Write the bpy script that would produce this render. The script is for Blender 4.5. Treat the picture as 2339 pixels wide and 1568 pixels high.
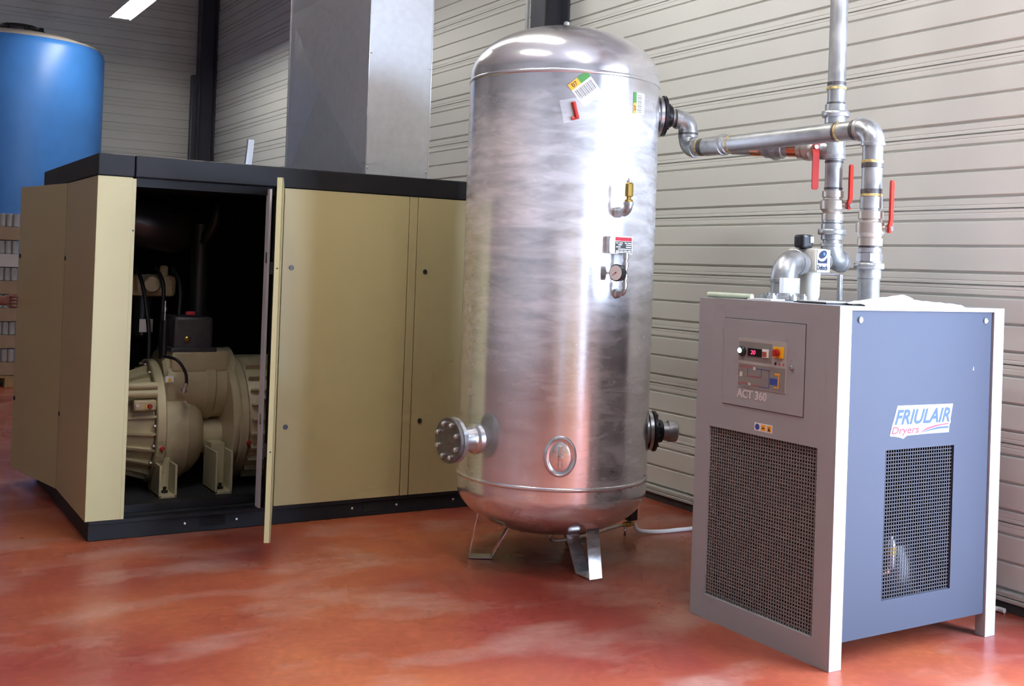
import bpy, bmesh, math, random
from mathutils import Vector, Matrix
random.seed(7)
R = math.radians
for o in list(bpy.data.objects): bpy.data.objects.remove(o)
scene = bpy.context.scene
COL = scene.collection

# ------------------------------------------------------------------ camera
cam_d = bpy.data.cameras.new('camera'); cam = bpy.data.objects.new('camera', cam_d); COL.objects.link(cam)
F_PX, PY = 2521.03, 582.94
cam_d.sensor_fit = 'HORIZONTAL'; cam_d.sensor_width = 36.0
cam_d.lens = 36.0 * F_PX / 2339.0
cam_d.shift_x = 0.0; cam_d.shift_y = -(784.0 - PY) / 2339.0
cam_d.clip_start = 0.05; cam_d.clip_end = 200
yaw, pitch, roll = R(31.1318), R(0.58488), R(2.02119)
fw = Vector((math.sin(yaw) * math.cos(pitch), math.cos(yaw) * math.cos(pitch), math.sin(pitch)))
rt = Vector((math.cos(yaw), -math.sin(yaw), 0)); up = rt.cross(fw)
r2 = math.cos(roll) * rt + math.sin(roll) * up; u2 = -math.sin(roll) * rt + math.cos(roll) * up
cam.matrix_world = Matrix(((r2.x, u2.x, -fw.x, 0), (r2.y, u2.y, -fw.y, 0), (r2.z, u2.z, -fw.z, 1.5), (0, 0, 0, 1)))
scene.camera = cam

# ------------------------------------------------------------------ world, daylight, exposure
w = bpy.data.worlds.new('World'); scene.world = w; w.use_nodes = True
bg = w.node_tree.nodes['Background']; bg.inputs[0].default_value = (0.72, 0.84, 1.0, 1); bg.inputs[1].default_value = 1.6
DOOR_Y0, DOOR_Y1, DOOR_Z = -3.0, 2.45, 3.2
ld = bpy.data.lights.new('daylight_through_door', 'AREA'); ld.shape = 'RECTANGLE'
ld.size = DOOR_Z; ld.size_y = DOOR_Y1 - DOOR_Y0; ld.energy = 1560; ld.color = (0.60, 0.74, 1.0)
lo = bpy.data.objects.new('daylight_through_door', ld); COL.objects.link(lo)
lo.location = (4.80, (DOOR_Y0 + DOOR_Y1) / 2, DOOR_Z / 2); lo.rotation_euler = (0, R(90), 0)
scene.view_settings.view_transform = 'Standard'; scene.view_settings.look = 'None'
scene.view_settings.gamma = 1.0; scene.view_settings.use_curve_mapping = False
scene.view_settings.exposure = 0.0
LAMP_E = 106.0

cy = getattr(scene, 'cycles', None)
if cy is not None:
    cy.max_bounces = 5; cy.diffuse_bounces = 3; cy.glossy_bounces = 3; cy.transmission_bounces = 2; cy.transparent_max_bounces = 6
    cy.caustics_reflective = False; cy.caustics_refractive = False; cy.sample_clamp_indirect = 8.0
    cy.use_adaptive_sampling = True; cy.adaptive_threshold = 0.09; cy.adaptive_min_samples = 14

# ------------------------------------------------------------------ materials
def lin(c):
    return tuple(((x / 255) / 12.92 if x / 255 <= 0.04045 else ((x / 255 + 0.055) / 1.055) ** 2.4) for x in c) + (1,)
MATS = {}
def mat(name, col, rough=0.5, metal=0.0, var=0.06, scale=6.0, bump=0.0, bscale=60.0, emit=None, es=1.0, alpha=None, coat=0.0, rvar=0.0, stretch=None, trans=0.0, spec=None):
    if name in MATS: return MATS[name]
    m = bpy.data.materials.new(name); m.use_nodes = True; MATS[name] = m
    nt = m.node_tree; N = nt.nodes; L = nt.links
    p = N['Principled BSDF']
    c = col if len(col) == 4 else tuple(col) + (1,)
    p.inputs['Roughness'].default_value = rough; p.inputs['Metallic'].default_value = metal
    if coat: p.inputs['Coat Weight'].default_value = coat
    if trans: p.inputs['Transmission Weight'].default_value = trans
    if spec is not None: p.inputs['Specular IOR Level'].default_value = spec
    tc = N.new('ShaderNodeTexCoord'); mp = N.new('ShaderNodeMapping'); L.new(tc.outputs['Object'], mp.inputs['Vector'])
    if stretch: mp.inputs['Scale'].default_value = stretch
    nz = N.new('ShaderNodeTexNoise'); nz.inputs['Scale'].default_value = scale; nz.inputs['Detail'].default_value = 2
    L.new(mp.outputs[0], nz.inputs['Vector'])
    rmp = N.new('ShaderNodeValToRGB'); L.new(nz.outputs['Fac'], rmp.inputs['Fac'])
    rmp.color_ramp.elements[0].position = 0.3; rmp.color_ramp.elements[1].position = 0.7
    rmp.color_ramp.elements[0].color = tuple(x * (1 - var) for x in c[:3]) + (1,)
    rmp.color_ramp.elements[1].color = tuple(min(1, x * (1 + var)) for x in c[:3]) + (1,)
    L.new(rmp.outputs[0], p.inputs['Base Color'])
    if rvar:
        mr = N.new('ShaderNodeMapRange'); L.new(nz.outputs['Fac'], mr.inputs['Value'])
        mr.inputs['From Min'].default_value = 0.3; mr.inputs['From Max'].default_value = 0.7
        mr.inputs['To Min'].default_value = max(0.02, rough - rvar); mr.inputs['To Max'].default_value = min(1, rough + rvar)
        L.new(mr.outputs[0], p.inputs['Roughness'])
    if bump > 0.06:
        n2 = N.new('ShaderNodeTexNoise'); n2.inputs['Scale'].default_value = bscale; n2.inputs['Detail'].default_value = 1
        L.new(mp.outputs[0], n2.inputs['Vector'])
        b = N.new('ShaderNodeBump'); b.inputs['Strength'].default_value = bump; b.inputs['Distance'].default_value = 0.01
        L.new(n2.outputs['Fac'], b.inputs['Height']); L.new(b.outputs[0], p.inputs['Normal'])
    if emit:
        p.inputs['Emission Color'].default_value = tuple(emit) + (1,); p.inputs['Emission Strength'].default_value = es
    if alpha is not None: p.inputs['Alpha'].default_value = alpha
    return m

M = {}
M['wall'] = mat('cladding_off_white', (0.735, 0.74, 0.70), 0.42, var=0.02, scale=1.2, bump=0.02, bscale=90)
M['plain'] = mat('plain_sheet', (0.44, 0.43, 0.41), 0.6, var=0.05, scale=1)
M['ceil'] = mat('ceiling_sheet', (0.62, 0.61, 0.59), 0.6, var=0.06, scale=1)
M['column'] = mat('column_paint', (0.040, 0.043, 0.062), 0.45, var=0.1, scale=4)
M['trim'] = mat('trim_metal', (0.52, 0.51, 0.47), 0.4, var=0.1, scale=5)
M['kerb'] = mat('kerb_dark', (0.05, 0.045, 0.045), 0.8, var=0.3, scale=8)
M['outside'] = mat('outside_concrete', (0.5, 0.5, 0.48), 0.8, var=0.1, scale=2)
M['beige'] = mat('beige_enamel', (0.440, 0.385, 0.190), 0.40, var=0.015, scale=1.5, bump=0.03, bscale=350)
M['beige_cast'] = mat('beige_casting', (0.53, 0.46, 0.28), 0.38, var=0.08, scale=9, bump=0.12, bscale=110)
M['black'] = mat('black_enamel', (0.011, 0.011, 0.013), 0.5, var=0.1, scale=6, bump=0.03, bscale=300, spec=0.22)
M['foam'] = mat('black_foam', (0.010, 0.010, 0.011), 0.95, var=0.2, scale=30, bump=0.3, bscale=200)
M['blackpl'] = mat('black_plastic', (0.016, 0.016, 0.018), 0.28, var=0.1, scale=6)
M['rubber'] = mat('black_rubber', (0.012, 0.012, 0.013), 0.45, var=0.1, scale=10)
M['greycast'] = mat('dark_grey_casting', (0.055, 0.052, 0.055), 0.5, var=0.2, scale=12, bump=0.15, bscale=90)
M['duct'] = mat('galvanised_duct', (0.56, 0.58, 0.60), 0.36, metal=0.55, var=0.05, scale=22, rvar=0.05)
M['galv'] = mat('galvanised_pipe', (0.43, 0.44, 0.44), 0.42, metal=0.75, var=0.16, scale=14, rvar=0.10, bump=0.05, bscale=80)
M['fitting'] = mat('galvanised_fitting', (0.46, 0.47, 0.47), 0.36, metal=0.75, var=0.15, scale=26, rvar=0.08, bump=0.08, bscale=60)
M['zinc'] = mat('zinc_bright', (0.66, 0.67, 0.68), 0.26, metal=0.9, var=0.08, scale=20)
M['nickel'] = mat('nickel_valve', (0.60, 0.54, 0.47), 0.36, metal=0.7, var=0.08, scale=20)
M['brass'] = mat('brass', (0.62, 0.43, 0.12), 0.3, metal=1.0, var=0.1, scale=20)
M['copper'] = mat('copper', (0.85, 0.38, 0.22), 0.25, metal=1.0, var=0.1, scale=20)
M['tape'] = mat('hemp_and_paste', (0.55, 0.42, 0.16), 0.7, var=0.5, scale=60, bump=0.4, bscale=90)
M['thread'] = mat('dark_threads', (0.12, 0.11, 0.105), 0.5, metal=0.5, var=0.3, scale=60)
M['red'] = mat('red_handle', (0.40, 0.022, 0.012), 0.35, var=0.06, scale=10)
M['redplug'] = mat('red_plug', (0.38, 0.02, 0.02), 0.5, var=0.1, scale=10)
M['dryer'] = mat('dryer_grey', (0.335, 0.335, 0.345), 0.40, var=0.03, scale=2, bump=0.06, bscale=500)
M['dryerside'] = mat('dryer_slate', (0.036, 0.042, 0.062), 0.66, var=0.03, scale=2, bump=0.03, bscale=500, spec=0.22)
M['wire'] = mat('grille_wire', (0.34, 0.33, 0.31), 0.45, metal=0.3, var=0.05)
M['wiredark'] = mat('side_grille_wire', (0.075, 0.075, 0.085), 0.7, var=0.05, spec=0.15)
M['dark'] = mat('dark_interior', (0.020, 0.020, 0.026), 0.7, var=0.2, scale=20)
M['coil'] = mat('condenser_fins', (0.10, 0.10, 0.12), 0.5, metal=0.3, var=0.2, scale=60)
M['plate'] = mat('panel_plate', (0.40, 0.385, 0.36), 0.5, var=0.03)
M['platedark'] = mat('panel_dark', (0.23, 0.215, 0.20), 0.5, var=0.04)
M['white'] = mat('white_plastic', (0.80, 0.79, 0.76), 0.4, var=0.02)
M['cream'] = mat('cream_filter', (0.78, 0.74, 0.64), 0.38, var=0.02)
M['paper'] = mat('white_paper', (0.82, 0.82, 0.80), 0.6, var=0.04, scale=14, bump=0.2, bscale=25)
M['paper2'] = mat('pale_green_paper', (0.62, 0.70, 0.52), 0.6, var=0.05, scale=14)
M['bag'] = mat('clear_bag', (0.86, 0.87, 0.88), 0.18, var=0.03, alpha=0.16)
M['lettergrey'] = mat('letter_grey', (0.62, 0.58, 0.56), 0.5, var=0.02)
M['logoblue'] = mat('logo_blue', (0.055, 0.085, 0.30), 0.7, spec=0.12, var=0.02)
M['logored'] = mat('logo_red', (0.55, 0.06, 0.08), 0.7, spec=0.12, var=0.02)
M['logowhite'] = mat('logo_white', (0.75, 0.75, 0.78), 0.7, spec=0.12, var=0.01)
M['navy'] = mat('label_navy', (0.012, 0.022, 0.065), 0.5, var=0.02)
M['orange'] = mat('orange_print', (0.85, 0.38, 0.04), 0.5, var=0.02)
M['green'] = mat('green_print', (0.06, 0.22, 0.05), 0.5, var=0.02)
M['ink'] = mat('black_ink', (0.03, 0.03, 0.03), 0.6, var=0.02)
M['yellow'] = mat('yellow_plastic', (0.82, 0.45, 0.02), 0.4, var=0.02)
M['blue'] = mat('blue_polyethylene', (0.050, 0.215, 0.62), 0.38, var=0.08, scale=2.5)
M['rim_highlight'] = mat('painted_rim_highlight', (0.50, 0.45, 0.41), 0.5, var=0.05)  # light on the blue tank's top edge, painted as a pale colour
M['card'] = mat('cardboard', (0.36, 0.24, 0.13), 0.75, var=0.12, scale=5)
M['cardw'] = mat('white_board', (0.58, 0.57, 0.56), 0.6, var=0.06, scale=5)
M['can'] = mat('tin_can', (0.40, 0.41, 0.40), 0.4, metal=0.2, var=0.1, scale=10)
M['wood'] = mat('pallet_wood', (0.38, 0.26, 0.13), 0.8, var=0.2, scale=8)
M['film'] = mat('stretch_film', (0.9, 0.9, 0.92), 0.12, var=0.02, alpha=0.10)
M['skin'] = mat('skin', (0.22, 0.085, 0.055), 0.55, var=0.1, scale=12)
M['jacket'] = mat('maroon_jacket', (0.10, 0.028, 0.022), 0.85, var=0.2, scale=14)
M['trousers'] = mat('dark_trousers', (0.02, 0.022, 0.03), 0.9, var=0.2, scale=14)
M['hair'] = mat('dark_hair', (0.015, 0.012, 0.01), 0.6, var=0.3, scale=30)
M['tube'] = mat('lamp_tube', (0.9, 0.9, 0.9), 0.5, emit=(1.0, 0.975, 0.90), es=LAMP_E, var=0.0)
M['lampbody'] = mat('lamp_housing', (0.75, 0.75, 0.74), 0.4, var=0.02)
M['led'] = mat('red_led', (0.3, 0, 0.02), 0.4, emit=(1.0, 0.03, 0.10), es=4.0, var=0.0)
M['pilot'] = mat('white_pilot_lamp', (0.8, 0.9, 1), 0.3, emit=(0.75, 0.95, 1.0), es=3.0, var=0.0)
M['glass'] = mat('display_glass', (0.012, 0.008, 0.010), 0.15, var=0.0)

def floor_mat():
    m = bpy.data.materials.new('red_floor_paint'); m.use_nodes = True; nt = m.node_tree; N = nt.nodes; L = nt.links
    p = N['Principled BSDF']; tc = N.new('ShaderNodeTexCoord')
    def noise(s, d, sc=(1, 1, 1), rot=0.0):
        mp = N.new('ShaderNodeMapping'); mp.inputs['Scale'].default_value = sc; mp.inputs['Rotation'].default_value = (0, 0, rot)
        L.new(tc.outputs['Object'], mp.inputs['Vector'])
        n = N.new('ShaderNodeTexNoise'); n.inputs['Scale'].default_value = s; n.inputs['Detail'].default_value = d
        L.new(mp.outputs[0], n.inputs['Vector']); return n
    def ramp(n, a, b, ca, cb):
        r = N.new('ShaderNodeValToRGB'); r.color_ramp.elements[0].position = a; r.color_ramp.elements[1].position = b
        r.color_ramp.elements[0].color = ca; r.color_ramp.elements[1].color = cb; L.new(n.outputs['Fac'], r.inputs['Fac']); return r
    base = ramp(noise(0.9, 4), 0.38, 0.66, (0.29, 0.048, 0.032, 1), (0.44, 0.115, 0.044, 1))
    worn = ramp(noise(1.5, 5, (1.0, 1.9, 1), 0.9), 0.50, 0.68, (0, 0, 0, 1), (0.55, 0.55, 0.55, 1))
    mix = N.new('ShaderNodeMix'); mix.data_type = 'RGBA'
    L.new(worn.outputs[0], mix.inputs['Factor']); L.new(base.outputs[0], mix.inputs[6]); mix.inputs[7].default_value = (0.46, 0.27, 0.21, 1)
    fine = ramp(noise(28, 2), 0.45, 0.75, (0.90, 0.90, 0.90, 1), (1.08, 1.08, 1.08, 1))
    mul = N.new('ShaderNodeMix'); mul.data_type = 'RGBA'; mul.blend_type = 'MULTIPLY'; mul.inputs['Factor'].default_value = 1
    L.new(mix.outputs[2], mul.inputs[6]); L.new(fine.outputs[0], mul.inputs[7]); L.new(mul.outputs[2], p.inputs['Base Color'])
    rr = N.new('ShaderNodeMapRange'); n3 = noise(2.2, 3); L.new(n3.outputs['Fac'], rr.inputs['Value'])
    rr.inputs['From Min'].default_value = 0.3; rr.inputs['From Max'].default_value = 0.7
    rr.inputs['To Min'].default_value = 0.24; rr.inputs['To Max'].default_value = 0.42
    L.new(rr.outputs[0], p.inputs['Roughness']); p.inputs['Specular IOR Level'].default_value = 0.55
    b = N.new('ShaderNodeBump'); b.inputs['Strength'].default_value = 0.06; b.inputs['Distance'].default_value = 0.01
    n4 = noise(14, 1); L.new(n4.outputs['Fac'], b.inputs['Height']); L.new(b.outputs[0], p.inputs['Normal'])
    return m
M['floor'] = floor_mat()

def tank_mat():
    m = bpy.data.materials.new('galvanised_tank'); m.use_nodes = True; nt = m.node_tree; N = nt.nodes; L = nt.links
    p = N['Principled BSDF']; p.inputs['Metallic'].default_value = 1.0
    tc = N.new('ShaderNodeTexCoord')
    def nz(scale, det, sc, rot, dist=0.0):
        mp = N.new('ShaderNodeMapping'); mp.inputs['Scale'].default_value = sc; mp.inputs['Rotation'].default_value = rot
        L.new(tc.outputs['Object'], mp.inputs['Vector'])
        n = N.new('ShaderNodeTexNoise'); n.inputs['Scale'].default_value = scale; n.inputs['Detail'].default_value = det; n.inputs['Distortion'].default_value = dist
        L.new(mp.outputs[0], n.inputs['Vector']); return n
    n1 = nz(2.2, 2, (1, 1, 0.8), (0.25, 0.35, 0)); n2 = nz(3.4, 5, (1, 1, 4.5), (0.42, 0.30, 0), 0.5)
    # a dull film of wrapping residue is rubbed over the upper middle of the shell, a weaker haze is painted on domes and foot in place of reflected light
    sx = N.new('ShaderNodeSeparateXYZ'); L.new(tc.outputs['Object'], sx.inputs[0])
    def mr(src, a, b, c, d, smooth=True):
        q = N.new('ShaderNodeMapRange'); L.new(src, q.inputs['Value'])
        if smooth: q.interpolation_type = 'SMOOTHSTEP'
        for k, v in zip(('From Min', 'From Max', 'To Min', 'To Max'), (a, b, c, d)): q.inputs[k].default_value = v
        return q.outputs[0]
    def mul(a, b, op='MULTIPLY'):
        q = N.new('ShaderNodeMath'); q.operation = op; L.new(a, q.inputs[0])
        if isinstance(b, float): q.inputs[1].default_value = b
        else: L.new(b, q.inputs[1])
        return q.outputs[0]
    zone = mul(mr(sx.outputs['Z'], 2.44, 2.16, 0.28, 1), mr(sx.outputs['Z'], 0.95, 1.75, 0.38, 1))
    n3 = nz(6.0, 5, (1, 1, 3.2), (0.65, 0.45, 0.3), 1.2)
    haze = mul(zone, mul(mr(n1.outputs['Fac'], 0.28, 0.62, 0.50, 1), mr(n2.outputs['Fac'], 0.25, 0.70, 0.60, 1)))
    haze = mul(haze, mr(n3.outputs['Fac'], 0.30, 0.65, 0.72, 1.0))
    q = N.new('ShaderNodeMath'); q.operation = 'MULTIPLY_ADD'; L.new(haze, q.inputs[0]); q.inputs[1].default_value = 0.08; q.inputs[2].default_value = 0.165; q.use_clamp = True; L.new(q.outputs[0], p.inputs['Roughness'])
    q = N.new('ShaderNodeMath'); q.operation = 'MULTIPLY_ADD'; L.new(haze, q.inputs[0]); q.inputs[1].default_value = -0.95; q.inputs[2].default_value = 1.0; q.use_clamp = True; L.new(q.outputs[0], p.inputs['Metallic'])
    cr = N.new('ShaderNodeValToRGB'); L.new(n2.outputs['Fac'], cr.inputs['Fac'])
    cr.color_ramp.elements[0].position = 0.3; cr.color_ramp.elements[1].position = 0.72
    cr.color_ramp.elements[0].color = (0.72, 0.72, 0.72, 1); cr.color_ramp.elements[1].color = (0.84, 0.83, 0.84, 1)
    L.new(cr.outputs[0], p.inputs['Base Color'])
    b = N.new('ShaderNodeBump'); b.inputs['Strength'].default_value = 0.015; b.inputs['Distance'].default_value = 0.02
    L.new(n1.outputs['Fac'], b.inputs['Height']); L.new(b.outputs[0], p.inputs['Normal'])
    return m
M['tank'] = tank_mat()

# ------------------------------------------------------------------ mesh helpers (all in world coordinates)
def V(*a): return Vector(a)
def box(bm, x0, x1, y0, y1, z0, z1, bev=0.0, mtx=None):
    vs = [bm.verts.new((x, y, z)) for x in (x0, x1) for y in (y0, y1) for z in (z0, z1)]
    fs = [(0, 1, 3, 2), (4, 6, 7, 5), (0, 4, 5, 1), (2, 3, 7, 6), (0, 2, 6, 4), (1, 5, 7, 3)]
    F = [bm.faces.new([vs[i] for i in f]) for f in fs]
    if bev:
        es = list({e for f in F for e in f.edges})
        g = bmesh.ops.bevel(bm, geom=es, offset=bev, segments=2, profile=0.5, affect='EDGES')
        for f in g['faces']:
            f.normal_update(); f.smooth = max(abs(c) for c in f.normal) < 0.999
        vs = list({v for f in g['faces'] for v in f.verts} | {v for v in vs if v.is_valid})
    if mtx is not None: bmesh.ops.transform(bm, matrix=mtx, verts=[v for v in vs if v.is_valid])
    return vs
def frames(pts):
    T = []
    n = len(pts)
    for i in range(n):
        a = pts[max(0, i - 1)]; b = pts[min(n - 1, i + 1)]
        t = b - a
        if t.length < 1e-9: t = T[-1] if T else V(0, 0, 1)
        T.append(t.normalized())
    t0 = T[0]; ref = V(0, 0, 1) if abs(t0.z) < 0.9 else V(1, 0, 0)
    u = ref.cross(t0).normalized(); out = []
    for t in T:
        u = (u - t * u.dot(t))
        u = u.normalized() if u.length > 1e-6 else (V(1, 0, 0).cross(t)).normalized()
        out.append((u, t.cross(u)))
    return out
def sweep(bm, pts, rad, seg=20, caps=True, phase=0.0, ell=(1, 1)):
    pts = [Vector(p) for p in pts]
    if not hasattr(rad, '__len__'): rad = [rad] * len(pts)
    # frames from distinct points only
    d = [pts[0]]
    for p in pts[1:]:
        if (p - d[-1]).length > 1e-7: d.append(p)
    fr = frames(d); rings = []; k = 0
    for i, p in enumerate(pts):
        while (p - d[k]).length > 1e-7: k += 1
        u, v = fr[k]
        rings.append([bm.verts.new(p + (u * math.cos(phase + 2 * math.pi * j / seg) * ell[0] + v * math.sin(phase + 2 * math.pi * j / seg) * ell[1]) * rad[i]) for j in range(seg)])
    for a, b in zip(rings, rings[1:]):
        for j in range(seg):
            bm.faces.new((a[j], a[(j + 1) % seg], b[(j + 1) % seg], b[j])).smooth = True
    if caps:
        bm.faces.new(rings[0][::-1]); bm.faces.new(rings[-1])
    return rings
def along(p, d, prof, bm, seg=20, phase=0.0):
    """lathe: prof = [(distance along d, radius)]"""
    p = Vector(p); d = Vector(d).normalized()
    sweep(bm, [p + d * t for t, r in prof], [max(r, 1e-4) for t, r in prof], seg, True, phase)
def poly(bm, pts, d):
    """extruded polygon: pts 3-D loop, d extrusion vector"""
    d = Vector(d); a = [bm.verts.new(Vector(p)) for p in pts]; b = [bm.verts.new(Vector(p) + d) for p in pts]
    n = len(a); bm.faces.new(a); bm.faces.new(b[::-1])
    for i in range(n): bm.faces.new((a[i], b[i], b[(i + 1) % n], a[(i + 1) % n]))
ORG = {}
def org(o): return ORG.get(o.name, Vector((0, 0, 0))) if o else Vector((0, 0, 0))
def obj(name, bm, m, parent=None, smooth=True, angle=35, label=None):
    bmesh.ops.remove_doubles(bm, verts=bm.verts, dist=1e-6)
    bmesh.ops.recalc_face_normals(bm, faces=bm.faces)
    og = org(parent)
    if og.length: bmesh.ops.translate(bm, verts=bm.verts, vec=-og)
    me = bpy.data.meshes.new(name); bm.to_mesh(me); bm.free()
    flags = [bool(smooth) and (smooth == 'all' or f.use_smooth) for f in me.polygons]
    if smooth: me.set_sharp_from_angle(angle=R(angle))
    me.polygons.foreach_set('use_smooth', flags)
    for q in (m if isinstance(m, list) else [m]): me.materials.append(q)
    o = bpy.data.objects.new(name, me); COL.objects.link(o)
    if parent: o.parent = parent; ORG[o.name] = og
    if label: o['label'] = label
    return o
def thing(name, label, cat, loc=(0, 0, 0), group=None, kind=None):
    o = bpy.data.objects.new(name, None); COL.objects.link(o); o.location = loc; o.empty_display_size = 0.1
    o['label'] = label; o['category'] = cat
    if group: o['group'] = group
    if kind: o['kind'] = kind
    ORG[o.name] = Vector(loc); return o
def tag(o, label, cat, group=None, kind=None):
    o['label'] = label; o['category'] = cat
    if group: o['group'] = group
    if kind: o['kind'] = kind
    return o
def struct(o, label=None):
    o['kind'] = 'structure'
    if label: o['label'] = label
    return o
def B(*a, **k):
    bm = bmesh.new(); box(bm, *a, **k); return bm
def part(name, m, parent, *args, bev=0.0, **k): return obj(name, B(*args, bev=bev), m, parent, **k)
def lathe(name, m, parent, p, d, prof, seg=24, **k):
    bm = bmesh.new(); along(p, d, prof, bm, seg); return obj(name, bm, m, parent, **k)
def hexa(name, m, parent, p, d, prof, **k):
    bm = bmesh.new(); along(p, d, prof, bm, 6, phase=0.3); return obj(name, bm, m, parent, angle=20, **k)
def tube(name, m, parent, pts, r, seg=14, **k):
    bm = bmesh.new(); sweep(bm, pts, r, seg); return obj(name, bm, m, parent, **k)
def smooth_path(ctrl, n=10):
    P = [Vector(c) for c in ctrl]; P = [2 * P[0] - P[1]] + P + [2 * P[-1] - P[-2]]; out = []
    for i in range(1, len(P) - 2):
        for j in range(n):
            t = j / n; a, b, c, d = P[i - 1:i + 3]
            out.append(0.5 * ((2 * b) + (c - a) * t + (2 * a - 5 * b + 4 * c - d) * t * t + (3 * b - a - 3 * c + d) * t ** 3))
    out.append(P[-2]); return out
def text_mesh(name, txt, m, parent, o, ux, uz, height, width=None, shear=0.0, offset=0.0, depth=0.001, align='LEFT', fat=0.0, fatn=8):
    """flat lettering: o origin (baseline left), ux right vector, uz up vector; height = capital height"""
    c = bpy.data.curves.new(name + '_curve', 'FONT'); c.body = txt; c.size = 1.0; c.shear = shear; c.offset = offset; c.extrude = 0.5; c.align_x = align; c.resolution_u = 3
    t = bpy.data.objects.new(name + '_tmp', c); COL.objects.link(t)
    dg = bpy.context.evaluated_depsgraph_get(); dg.update(); me = bpy.data.meshes.new_from_object(t.evaluated_get(dg))
    bpy.data.objects.remove(t); bpy.data.curves.remove(c)
    xs = [v.co.x for v in me.vertices]; x0, x1 = min(xs), max(xs)
    ch = 0.70
    sy = height / ch; sx = sy if width is None else width / (x1 - x0)
    n = Vector(ux).cross(Vector(uz)).normalized(); og = org(parent); o = Vector(o)
    for v in me.vertices:
        q = o + Vector(ux) * ((v.co.x - (x0 if width is not None else 0)) * sx) + Vector(uz) * (v.co.y * sy) + n * (v.co.z * depth) - og
        v.co = q
    if fat:
        vs0 = [v.co.copy() for v in me.vertices]; fs0 = [tuple(f.vertices) for f in me.polygons]; nv = len(vs0); vs, fs = [], []
        for k in range(fatn):
            a = 2 * math.pi * k / fatn; dv = Vector(ux) * (fat * math.cos(a)) + Vector(uz) * (fat * math.sin(a)) + n * (k * 0.00002)
            vs += [v + dv for v in vs0]; fs += [tuple(i + k * nv for i in f) for f in fs0]
        me = bpy.data.meshes.new(name); me.from_pydata(vs, [], fs)
    me.name = name; me.materials.clear(); me.materials.append(m)
    ob = bpy.data.objects.new(name, me); COL.objects.link(ob); ob.parent = parent; ORG[ob.name] = og
    return ob

# ------------------------------------------------------------------ the setting
XW, YB, XL, YF, ZC = 4.634, 16.60, -9.0, -7.0, 6.22
P0, PIT = 0.0317, 0.3644
def ground():
    bm = bmesh.new(); box(bm, XL - 0.2, XW + 0.2, YF - 0.2, YB + 0.2, -0.1, 0.0)
    struct(obj('floor', bm, M['floor'], smooth=False), 'glossy red painted concrete floor with worn pinkish patches')
    bm = bmesh.new(); box(bm, XW + 0.2, 14, -8, 12, -0.12, -0.02)
    struct(obj('floor_outside', bm, M['outside'], smooth=False), 'pale concrete yard outside the open doorway')
    bm = bmesh.new(); box(bm, XL - 0.2, XW + 0.2, YF - 0.2, YB + 0.2, ZC, ZC + 0.1)
    struct(obj('ceiling', bm, M['ceil'], smooth=False), 'grey sheet ceiling of the hall')
ground()
def profile():
    """(t up, depth into the wall) of one cladding tray"""
    p = PIT; pr = [(0.0, 0.016), (0.003, 0.016), (0.004, 0.003)]
    def line(t, d=0.0025):
        return [(t - 0.003, 0.003), (t, 0.003 + d), (t + 0.003, 0.003)]
    pr += line(0.055 * p)
    pr += [(0.16 * p - 0.009, 0.003), (0.16 * p - 0.004, 0.015), (0.16 * p + 0.004, 0.015), (0.16 * p + 0.010, 0.0)]
    for t in (0.505 * p,):
        pr += [(t - 0.009, 0.0), (t - 0.004, 0.013), (t + 0.004, 0.013), (t + 0.010, 0.0)]
    t = 0.85 * p
    pr += [(t - 0.009, 0.0), (t - 0.004, 0.015), (t + 0.004, 0.015), (t + 0.010, 0.003)]
    pr += line(0.945 * p)
    pr += [(p - 0.004, 0.003), (p - 0.003, 0.016), (p, 0.016)]
    return pr
def clad(name, a, b, inward, n, first=0, z_off=0.0):
    """a wall strip from point a to b (xy), trays as children. inward = unit normal into the room"""
    a = Vector((a[0], a[1], 0)); b = Vector((b[0], b[1], 0)); nrm = Vector((inward[0], inward[1], 0))
    bm = bmesh.new(); z0 = P0 + first * PIT; z1 = P0 + (first + n) * PIT
    q = [a - nrm * 0.02, b - nrm * 0.02, b - nrm * 0.12, a - nrm * 0.12]
    poly(bm, [(c.x, c.y, z0) for c in q], (0, 0, z1 - z0))
    wo = struct(obj(name, bm, M['plain'], smooth=False))
    bm = bmesh.new(); pr = profile(); loop = pr + [(PIT, 0.02), (0.0, 0.02)]
    A = [bm.verts.new(a - nrm * d + Vector((0, 0, t))) for t, d in loop]; Bv = [bm.verts.new(b - nrm * d + Vector((0, 0, t))) for t, d in loop]
    m = len(loop)
    for i in range(m): bm.faces.new((A[i], A[(i + 1) % m], Bv[(i + 1) % m], Bv[i]))
    bm.faces.new(A[::-1]); bm.faces.new(Bv)
    t0 = obj('cladding_panel', bm, M['wall'], wo, smooth=False); t0.location.z = P0 + first * PIT
    for k in range(1, n):
        c = t0.copy(); COL.objects.link(c); c.parent = wo; c.location.z = P0 + (first + k) * PIT
    return wo
NP = 17
wr = clad('wall_right', (XW, DOOR_Y1 + 0.12), (XW, YB), (-1, 0), NP); wr['label'] = 'off-white horizontally ribbed metal wall behind the machines'
wb = clad('wall_back', (XL, YB), (XW, YB), (0, -1), NP); wb['label'] = 'shaded off-white ribbed metal wall at the far end'
struct(obj('wall_left', B(XL - 0.15, XL, YF, YB, 0, ZC), M['plain'], smooth=False), 'plain far side wall of the hall')
struct(obj('wall_front', B(XL, XW, YF - 0.15, YF, 0, ZC), M['plain'], smooth=False), 'plain wall behind the photographer')
struct(obj('wall_right_end', B(XW, XW + 0.12, YF, DOOR_Y0 - 0.12, 0, ZC), M['wall'], smooth=False), 'plain off-white wall beyond the doorway')
struct(obj('wall_right_header', B(XW, XW + 0.12, DOOR_Y0 - 0.12, DOOR_Y1 + 0.12, DOOR_Z + 0.12, ZC), M['wall'], smooth=False), 'plain off-white wall above the doorway')
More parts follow.
